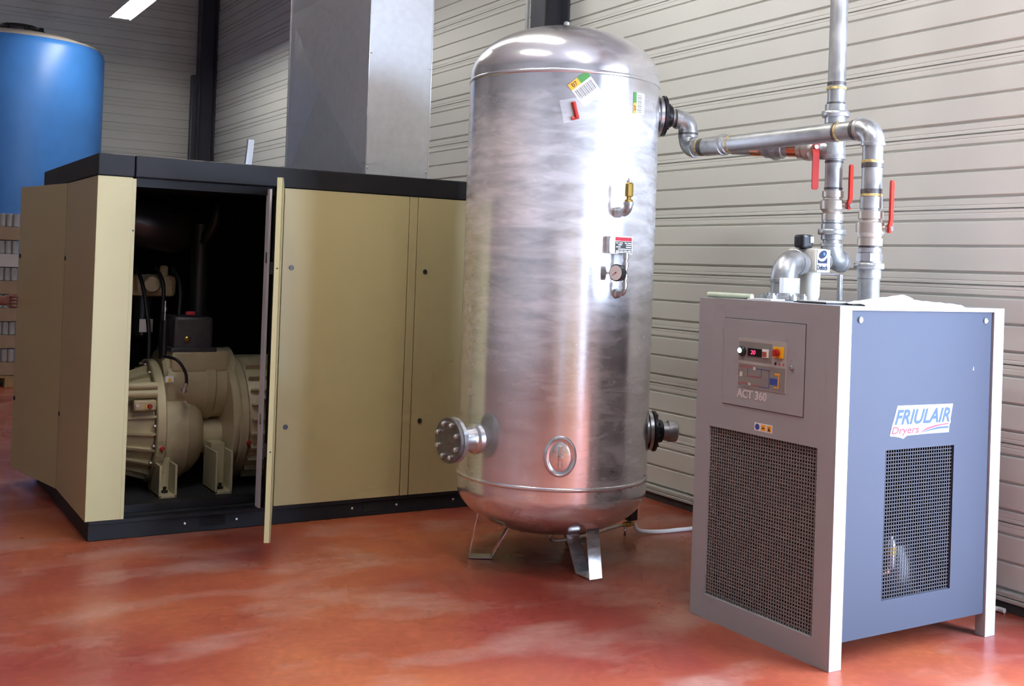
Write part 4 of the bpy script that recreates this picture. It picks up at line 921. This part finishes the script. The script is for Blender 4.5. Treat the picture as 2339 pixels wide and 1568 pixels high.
    lathe('pilot_light', M['pilot'], cdr, (f4 - 0.010, 3.471, 1.181), (-1, 0, 0), [(0, 0.011), (0.004, 0.010), (0.006, 0.005)], 16)
    pb('display', M['glass'], cdr, 3.431, 3.349, 1.162, 1.194, 0.003, f4)
    text_mesh('display_digits', '20', M['led'], cdr, (f4 - 0.0034, 3.413, 1.170), (0, -1, 0), (0, 0, 1), 0.017, 0.028, shear=0.15, depth=0.0006)
    rk = pb('rocker_switch', M['white'], cdr, 3.345, 3.309, 1.161, 1.196, 0.006, f4, 0.002); pb('rocker', mat('rocker_brown', (0.35, 0.10, 0.05), 0.4), cdr, 3.340, 3.318, 1.166, 1.186, 0.003, f4 - 0.006)
    ms = pb('main_switch', M['yellow'], cdr, 3.282, 3.226, 1.166, 1.212, 0.005, f3, 0.002); lathe('switch_knob', M['red'], cdr, (f3 - 0.005, 3.258, 1.188), (-1, 0, 0), [(0, 0.015), (0.012, 0.014), (0.014, 0.010)], 16)
    obj('knob_grip', B(f3 - 0.030, f3 - 0.018, 3.253, 3.263, 1.174, 1.202, bev=0.002), M['red'], cdr)
    for yy, m_ in ((3.272, M['navy']), (3.251, M['logored']), (3.228, M['logored'])):
        bm = bmesh.new()
        if m_ is M['navy']: along((f3, yy, 1.143), (-1, 0, 0), [(0, 0.007), (0.0006, 0.007)], bm, 12)
        else: poly(bm, [(f3, yy + 0.006, 1.138), (f3, yy - 0.006, 1.138), (f3, yy, 1.149)], (-0.0006, 0, 0))
        obj('warning_icon', bm, m_, cdr, smooth=False)
    bm = bmesh.new(); r_ = bmesh.new(); o_ = bmesh.new()
    def ln(b_, ya, yb, za, zb, w=0.0012): box(b_, f4 - 0.0005, f4, min(ya, yb) - w, max(ya, yb) + w, min(za, zb) - w, max(za, zb) + w)
    ln(r_, 3.480, 3.40, 1.115, 1.115); ln(r_, 3.430, 3.35, 1.079, 1.079); ln(r_, 3.485, 3.43, 1.045, 1.045); ln(r_, 3.40, 3.36, 1.042, 1.042)
    ln(bm, 3.378, 3.305, 1.112, 1.112); ln(bm, 3.305, 3.305, 1.112, 1.042); ln(bm, 3.430, 3.430, 1.079, 1.110); ln(bm, 3.350, 3.350, 1.079, 1.110); ln(bm, 3.36, 3.305, 1.040, 1.040); box(bm, f4 - 0.0005, f4, 3.258, 3.300, 1.056, 1.082)
    ln(o_, 3.252, 3.252, 1.048, 1.098, 0.002); ln(o_, 3.275, 3.250, 1.046, 1.046, 0.002); ln(o_, 3.272, 3.248, 1.100, 1.100, 0.004)
    obj('diagram_red_lines', r_, M['logored'], cdr, smooth=False); obj('diagram_dark_lines', bm, M['logoblue'], cdr, smooth=False); obj('diagram_orange_lines', o_, M['orange'], cdr, smooth=False)
    bm = bmesh.new(); box(bm, f4 - 0.0005, f4, 3.385, 3.398, 1.105, 1.118); box(bm, f4 - 0.0005, f4, 3.462, 3.478, 1.072, 1.092); box(bm, f4 - 0.0005, f4, 3.412, 3.424, 1.040, 1.050); obj('diagram_symbols', bm, M['lettergrey'], cdr, smooth=False)
    lathe('lock', M['zinc'], cdr, (f2, 3.181, 1.136), (-1, 0, 0), [(0, 0.009), (0.008, 0.009), (0.010, 0.006)], 14)
    text_mesh('model_lettering', 'ACT 360', M['lettergrey'], cdr, (f2 - 0.0008, 3.492, 0.984), (0, -1, 0), (0, 0, 1), 0.034, 0.174, fat=0.0013, fatn=6)
    # safety stickers above the grille
    st = pb('safety_sticker', M['white'], fp, 3.386, 3.283, 0.857, 0.890, 0.0008, f)
    for yy, m_ in ((3.369, M['logoblue']), (3.335, M['orange']), (3.301, M['orange'])):
        bm = bmesh.new()
        if yy > 3.36: along((f - 0.0008, yy, 0.8735), (-1, 0, 0), [(0, 0.013), (0.0006, 0.013)], bm, 16)
        else: box(bm, f - 0.0014, f - 0.0008, yy - 0.013, yy + 0.013, 0.861, 0.886)
        obj('sticker_icon', bm, m_, fp, smooth=False)
    bm = bmesh.new(); poly(bm, [(f - 0.0014, 3.308, 0.864), (f - 0.0014, 3.294, 0.864), (f - 0.0014, 3.301, 0.882)], (-0.0005, 0, 0)); poly(bm, [(f - 0.0014, 3.342, 0.869), (f - 0.0014, 3.328, 0.869), (f - 0.0014, 3.328, 0.874), (f - 0.0014, 3.342, 0.874)], (-0.0005, 0, 0)); obj('sticker_print', bm, M['ink'], fp, smooth=False)
    return t
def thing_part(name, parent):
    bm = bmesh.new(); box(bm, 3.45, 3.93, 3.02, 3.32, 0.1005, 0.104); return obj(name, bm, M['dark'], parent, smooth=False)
def logo(par, yy):
    y = yy - 0.0006
    def P2(x, z, o=0): return Vector((x, y - o, z))
    bm = bmesh.new(); poly(bm, [P2(*p) for p in ((3.600, 1.000), (3.940, 0.997), (3.932, 0.962), (3.920, 0.905), (3.918, 0.880), (3.78, 0.880), (3.66, 0.878), (3.640, 0.866), (3.620, 0.872), (3.559, 0.882), (3.572, 0.925))], (0, 0.0006, 0)); lg = obj('logo_backing', bm, mat('logo_pale', (0.26, 0.30, 0.42), 0.7, spec=0.12, var=0.02), par, smooth=False)
    ux = (1, 0, 0); uz = (0, 0, 1)
    text_mesh('logo_outline', 'FRIULAIR', M['logowhite'], par, P2(3.582, 0.923, 0.0006), ux, uz, 0.060, 0.340, shear=0.33, fat=0.0085, fatn=10, depth=0.0004)
    text_mesh('logo_letters', 'FRIULAIR', M['logoblue'], par, P2(3.587, 0.926, 0.0012), ux, uz, 0.056, 0.332, shear=0.33, fat=0.0032, depth=0.0004)
    text_mesh('dryers_outline', 'Dryers', M['logowhite'], par, P2(3.566, 0.885, 0.0006), ux, uz, 0.030, 0.166, shear=0.2, fat=0.006, depth=0.0004)
    text_mesh('dryers_letters', 'Dryers', M['logored'], par, P2(3.569, 0.888, 0.0012), ux, uz, 0.028, 0.162, shear=0.2, fat=0.0014, fatn=6, depth=0.0004)
    bm = bmesh.new()
    poly(bm, [P2(*p, 0.001) for p in ((3.735, 0.886), (3.79, 0.899), (3.85, 0.909), (3.915, 0.914), (3.915, 0.919), (3.84, 0.915), (3.78, 0.905))], (0, 0.0005, 0)); obj('logo_swoosh', bm, M['logored'], par, smooth=False)
    bm = bmesh.new()
    poly(bm, [P2(*p, 0.001) for p in ((3.735, 0.884), (3.80, 0.893), (3.86, 0.898), (3.914, 0.898), (3.914, 0.906), (3.85, 0.905), (3.79, 0.896))], (0, 0.0005, 0)); obj('logo_swoosh', bm, M['logoblue'], par, smooth=False)
dryer()

# things lying on the dryer
def top_clutter():
    zt = 1.393
    bm = bmesh.new(); along((3.285, 3.74, zt + 0.013), (0.12, -0.99, 0), [(0, 0.012), (0.245, 0.012)], bm, 14)
    tag(obj('paper_roll', bm, M['paper2']), 'thin pale green rolled sheet at the left end of the dryer top', 'paper')
    bm = bmesh.new(); poly(bm, [(3.29, 3.50, zt + 0.0005), (3.33, 3.40, zt + 0.0005), (3.43, 3.42, zt + 0.0005), (3.40, 3.53, zt + 0.0005)], (0, 0, 0.006))
    tag(obj('booklet', bm, M['white'], smooth=False), 'thin pale booklet lying beside the pale green roll', 'booklet')
    bm = bmesh.new(); poly(bm, [(3.36, 3.30, zt + 0.0005), (3.335, 3.10, zt + 0.0005), (3.46, 3.08, zt + 0.0005), (3.52, 3.22, zt + 0.0005)], (0, 0, 0.005))
    t = obj('document_folder', bm, M['dark'], smooth=False); tag(t, 'dark flat folder lying in front of the cream filter', 'folder')
    bm = bmesh.new(); poly(bm, [(3.37, 3.28, zt + 0.0065), (3.345, 3.11, zt + 0.0065), (3.44, 3.09, zt + 0.0065), (3.49, 3.20, zt + 0.0065)], (0, 0, 0.004)); tag(obj('loose_sheets', bm, M['paper'], smooth=False), 'loose white sheets on the dark folder', 'paper')
    # folded white sheet, curled over
    bm = bmesh.new(); n = 18; prof = []
    for k in range(n + 1):
        a = k / n; prof.append((a, 0.016 + 0.024 * math.sin(math.pi * min(1, a * 0.62))))
    rows = []
    for i in range(9):
        s = i / 8; x = 3.43 + 0.305 * s; h = 0.008 + 0.036 * s ** 0.8
        rows.append([bm.verts.new((x + 0.01 * math.sin(j), 2.985 + 0.15 * (j / 10), zt + 0.001 + h * math.sin(math.pi * j / 10) ** 0.6 + 0.002 * math.sin(i * 2 + j))) for j in range(11)])
    for i in range(8):
        for j in range(10): bm.faces.new((rows[i][j], rows[i + 1][j], rows[i + 1][j + 1], rows[i][j + 1]))
    low = [[bm.verts.new((v.co.x, v.co.y, max(zt + 0.0003, v.co.z - 0.0025))) for v in r] for r in rows]
    for i in range(8):
        for j in range(10): bm.faces.new((low[i][j], low[i][j + 1], low[i + 1][j + 1], low[i + 1][j]))
    for i in range(8):
        for j in (0, 10): bm.faces.new((rows[i][j], rows[i + 1][j], low[i + 1][j], low[i][j]))
    for j in range(10):
        for i in (0, 8): bm.faces.new((rows[i][j], rows[i][j + 1], low[i][j + 1], low[i][j]))
    tag(obj('folded_sheet', bm, M['paper'], smooth='all', angle=60), 'large white folded sheet curling up on the dryer top', 'paper')
    bm = bmesh.new(); rows = []
    for i in range(11):
        s = i / 10; x = 3.74 + 0.30 * s; h = 0.027 - 0.016 * s
        rows.append([bm.verts.new((x, 2.985 + 0.16 * j / 8 + 0.006 * math.sin(i * 1.3), zt + 0.001 + max(0.0, h * math.sin(math.pi * j / 8) ** 0.5) + 0.003 * abs(math.sin(i * 1.9 + j * 1.3)))) for j in range(9)])
    for i in range(10):
        for j in range(8): bm.faces.new((rows[i][j], rows[i + 1][j], rows[i + 1][j + 1], rows[i][j + 1]))
    low = [[bm.verts.new((v.co.x, v.co.y, zt + 0.0003)) for v in r] for r in rows]
    for i in range(10):
        for j in range(8): bm.faces.new((low[i][j], low[i][j + 1], low[i + 1][j + 1], low[i + 1][j]))
    for i in range(10):
        for j in (0, 8): bm.faces.new((rows[i][j], rows[i + 1][j], low[i + 1][j], low[i][j]))
    for j in range(8):
        for i in (0, 10): bm.faces.new((rows[i][j], rows[i][j + 1], low[i][j + 1], low[i][j]))
    tag(obj('plastic_wrap', bm, mat('crumpled_film', (0.74, 0.76, 0.82), 0.2, var=0.1, scale=30, bump=0.5, bscale=40)), 'crumpled clear plastic wrapping at the right end of the dryer top', 'wrapping')
top_clutter()

# ------------------------------------------------------------------ blue tank, pallet of tins
def blue_tank():
    cx, cy, r = 1.79, 15.25, 1.03
    t = thing('storage_tank', 'huge blue plastic storage tank with black lid behind the compressor', 'tank', (cx, cy, 0))
    pr = [(0, r * 0.97), (0.06, r)] + [(z, r) for z in (1, 2, 3)] + [(3.98, r), (4.03, r * 0.985), (4.06, r * 0.955)]
    lathe('body', M['blue'], t, (cx, cy, 0), (0, 0, 1), pr, 64, angle=50)
    lathe('shoulder', M['rim_highlight'], t, (cx, cy, 0), (0, 0, 1), [(4.055, r * 0.962), (4.085, r * 0.94), (4.16, r * 0.70), (4.20, r * 0.45), (4.215, r * 0.3)], 64, angle=50)  # shoulder of the blue tank, its pale tone is a painted highlight
    lid = lathe('lid', M['blackpl'], t, (cx, cy, 4.205), (0, 0, 1), [(0, 0.30), (0.06, 0.30), (0.07, 0.27), (0.12, 0.22), (0.13, 0.10)], 32)
    for k in range(8):
        a = R(45 * k + 10); lathe('clamp', M['blackpl'], lid, (cx + 0.29 * math.cos(a), cy + 0.29 * math.sin(a), 4.21), (0, 0, 1), [(0, 0.035), (0.09, 0.03), (0.10, 0.015)], 10)
blue_tank()
def pallet_load():
    X1, Y0 = 1.625, 13.02; X0, Y1 = X1 - 1.2, Y0 + 0.8
    t = thing('pallet', 'wooden pallet under the stacked tins behind the compressor', 'pallet', (X0, Y0, 0))
    for k in range(7): part('deck_board', M['wood'], t, X0, X1, Y0 + k * 0.1167, Y0 + k * 0.1167 + 0.095, 0.10, 0.122)
    for x in (X0 + 0.0, (X0 + X1) / 2 - 0.05, X1 - 0.10):
        for y in (Y0, Y0 + 0.35, Y1 - 0.1): part('block', M['wood'], t, x, x + 0.10, y, y + 0.10, 0.022, 0.10)
        part('bottom_board', M['wood'], t, x, x + 0.10, Y0, Y1, 0, 0.022)
    zs = 0.124; H = 0.292; names = ['bottom', 'second', 'third', 'fourth', 'fifth', 'top']
    canbm = bmesh.new(); along((X0, Y0, zs), (0, 0, 1), [(0, 0.030), (0.004, 0.0325), (0.016, 0.0325), (0.02, 0.0315), (0.118, 0.0315), (0.122, 0.0325), (0.136, 0.0325), (0.14, 0.030)], canbm, 14)
    can0 = None
    for k in range(6):
        z = zs + k * (H + 0.001)
        m = M['cardw'] if k == 4 else M['card']
        t = thing('tin_tray', '%s tray of wrapped tins in the pallet stack behind the compressor' % names[k], 'tray', (X0, Y0, z), 'trays of tins on the pallet')
        bm = bmesh.new(); box(bm, X0 + 0.005, X1 - 0.005, Y0 + 0.005, Y1 - 0.005, z, z + 0.006); box(bm, X0 + 0.005, X1 - 0.005, Y0 + 0.005, Y0 + 0.010, z, z + 0.145); box(bm, X0 + 0.005, X1 - 0.005, Y1 - 0.010, Y1 - 0.005, z, z + 0.145); box(bm, X1 - 0.010, X1 - 0.005, Y0 + 0.01, Y1 - 0.01, z, z + 0.145); box(bm, X0 + 0.005, X0 + 0.010, Y0 + 0.01, Y1 - 0.01, z, z + 0.145); box(bm, X0 + 0.04, X1 - 0.08, Y0 + 0.09, Y1 - 0.04, z + 0.006, z + H - 0.004)
        obj('tray', bm, m, t, smooth=False)
        spots = [(X1 - 0.045 - i * 0.0665, Y0 + 0.045) for i in range(16)] + [(X1 - 0.045, Y0 + 0.045 + i * 0.0665) for i in range(1, 11)]
        for i, (x, y) in enumerate(spots):
            if can0 is None:
                can0 = obj('tin', canbm, M['can'], t); c = can0
            else: c = can0.copy(); COL.objects.link(c); c.parent = t
            c.location = (x - X0, y - Y0, 0.148); ORG[c.name] = Vector((X0, Y0, z))
        bm = bmesh.new(); box(bm, X0, X1, Y0, Y1, z + 0.001, z + H - 0.001, 0.004); obj('wrap_film', bm, M['film'], t)
pallet_load()

# ------------------------------------------------------------------ person holding the side door, mostly out of view
def person():
    t = thing('person', 'person in a maroon jacket reaching out to hold the swung side door', 'person', (0.42, 8.02, 0))
    vs = []; ed = []; rd = []
    def v(x, y, z, r, par=None, ry=None):
        vs.append((x, y, z)); rd.append((r, ry or r)); i = len(vs) - 1
        if par is not None: ed.append((par, i))
        return i
    bx, by = 0.42, 8.02
    pel = v(bx, by, 0.98, 0.15, None, 0.12)
    ab = v(bx, by, 1.12, 0.145, pel, 0.11); ch = v(bx, by, 1.30, 0.165, ab, 0.12); nb = v(bx, by, 1.46, 0.10, ch, 0.08)
    nk = v(bx + 0.01, by - 0.01, 1.53, 0.055, nb); h1 = v(bx + 0.02, by - 0.02, 1.60, 0.070, nk, 0.085); h2 = v(bx + 0.025, by - 0.02, 1.68, 0.078, h1, 0.095); h3 = v(bx + 0.02, by - 0.015, 1.755, 0.058, h2, 0.07)
    for s in (-1, 1):   # legs
        hp = v(bx + s * 0.09, by, 0.90, 0.095, pel); kn = v(bx + s * 0.11, by - 0.02, 0.50, 0.065, hp); an = v(bx + s * 0.12, by + 0.02, 0.09, 0.045, kn); v(bx + s * 0.13, by - 0.15, 0.045, 0.042, an)
    # left arm hanging
    s1 = v(bx - 0.17, by, 1.42, 0.068, nb); e1 = v(bx - 0.25, by + 0.02, 1.15, 0.048, s1); w1 = v(bx - 0.24, by - 0.06, 0.92, 0.033, e1); hnd = v(bx - 0.24, by - 0.08, 0.83, 0.036, w1, 0.02)
    for k, (dx, L) in enumerate(((-0.02, 0.075), (-0.005, 0.085), (0.01, 0.08), (0.025, 0.06))):
        a = v(bx - 0.24 + dx * 0.3, by - 0.09 + dx, 0.79, 0.009, hnd); v(bx - 0.235 + dx * 0.3, by - 0.10 + dx, 0.79 - L, 0.008, a)
    a = v(bx - 0.215, by - 0.12, 0.83, 0.011, hnd); v(bx - 0.20, by - 0.14, 0.79, 0.009, a)
    # right arm reaching to the door edge, fingers curled round it
    s2 = v(bx + 0.17, by - 0.03, 1.42, 0.068, nb); e2 = v(bx + 0.27, by - 0.14, 1.19, 0.050, s2); w2 = v(0.825, 7.775, 1.160, 0.036, e2)
    pm = v(0.885, 7.735, 1.163, 0.034, w2, 0.024)
    for k, dz in enumerate((0.030, 0.010, -0.010, -0.030)):
        a = v(0.915, 7.712, 1.163 + dz, 0.0105, pm); b = v(0.929, 7.680, 1.163 + dz * 1.05, 0.0095, a); c = v(0.940, 7.668, 1.162 + dz * 1.05, 0.0085, b); v(0.957, 7.664 + 0.004 * k, 1.160 + dz, 0.008, c)
    a = v(0.905, 7.752, 1.195, 0.0125, pm); b = v(0.940, 7.745, 1.200, 0.011, a); v(0.965, 7.728, 1.196, 0.009, b)
    me = bpy.data.meshes.new('body_cage'); me.from_pydata([Vector(p) - org(t) for p in vs], ed, []); o = bpy.data.objects.new('body_cage', me); COL.objects.link(o)
    sk = o.modifiers.new('skin', 'SKIN'); sk.branch_smoothing = 0.4
    for i, q in enumerate(me.skin_vertices[0].data): q.radius = rd[i]; q.use_root = (i == 0)
    sb = o.modifiers.new('sub', 'SUBSURF'); sb.levels = 2; sb.render_levels = 2
    dg = bpy.context.evaluated_depsgraph_get(); dg.update(); m2 = bpy.data.meshes.new_from_object(o.evaluated_get(dg)); bpy.data.objects.remove(o)
    m2.name = 'body'; m2.materials.clear()
    for q in ('jacket', 'trousers', 'skin'): m2.materials.append(M[q])
    og = org(t)
    for f in m2.polygons:
        c = f.center + og; f.use_smooth = True
        if c.z > 1.52: f.material_index = 2
        elif c.x > 0.835 and c.z > 1.0: f.material_index = 2
        elif c.x < bx - 0.15 and c.z < 0.91 and c.z > 0.6: f.material_index = 2
        elif c.z < 0.99 and abs(c.x - bx) < 0.21: f.material_index = 1
    bo = bpy.data.objects.new('body', m2); COL.objects.link(bo); bo.parent = t; ORG[bo.name] = og
    # head details
    hc = Vector((bx + 0.022, by - 0.02, 1.67))
    bm = bmesh.new(); bmesh.ops.create_uvsphere(bm, u_segments=20, v_segments=12, radius=1.0)
    for q in list(bm.verts):
        if q.co.z < -0.15 and q.co.y < 0.2: bm.verts.remove(q)
    for q in bm.verts: q.co = Vector((q.co.x * 0.092, q.co.y * 0.108 + 0.012, q.co.z * 0.098 + 0.035)) + hc
    obj('hair', bm, M['hair'], t, smooth='all')
    fy = hc.y - 0.096
    bm = bmesh.new(); along((hc.x, fy + 0.02, hc.z + 0.005), (0, -0.6, -1), [(0, 0.008), (0.03, 0.013), (0.042, 0.012), (0.048, 0.004)], bm, 10); obj('nose', bm, M['skin'], t)
    for s in (-1, 1):
        lathe('eye', M['white'], t, (hc.x + s * 0.032, fy + 0.022, hc.z + 0.012), (0, -1, 0), [(0, 0.012), (0.006, 0.008), (0.008, 0.003)], 10); lathe('ear', M['skin'], t, (hc.x + s * 0.072, hc.y + 0.005, hc.z), (s, 0, 0), [(0, 0.02), (0.015, 0.024), (0.02, 0.018)], 12)
    bm = bmesh.new(); sweep(bm, [(hc.x - 0.025, fy + 0.020, hc.z - 0.052), (hc.x, fy + 0.012, hc.z - 0.054), (hc.x + 0.025, fy + 0.020, hc.z - 0.052)], [0.003, 0.006, 0.003], 8); obj('mouth', bm, M['redplug'], t)
person()

# ------------------------------------------------------------------ goods behind the photographer (mirrored in the tank)
def cartons():
    spots = [(-2.6, -4.2, 3, 'card'), (-1.4, -4.2, 2, 'cardw'), (-0.2, -4.2, 3, 'card'), (1.0, -4.2, 2, 'card'), (2.2, -4.2, 3, 'cardw')]
    pos = ['leftmost', 'second', 'middle', 'fourth', 'rightmost']; lv = ['bottom', 'middle', 'top']
    for i, (x, y, n, m) in enumerate(spots):
        for k in range(n):
            z = k * 0.802; q = thing('carton', '%s carton of the %s stack behind the photographer' % (lv[k], pos[i]), 'carton', (x, y, z), 'cartons stacked behind the photographer')
            part('box', M[m], q, x, x + 1.0, y, y + 0.8, z + 0.001, z + 0.80, bev=0.01); part('tape_strip', M['brass'] if False else M['paper2'], q, x + 0.46, x + 0.54, y + 0.798, y + 0.802, z + 0.02, z + 0.78)
cartons()
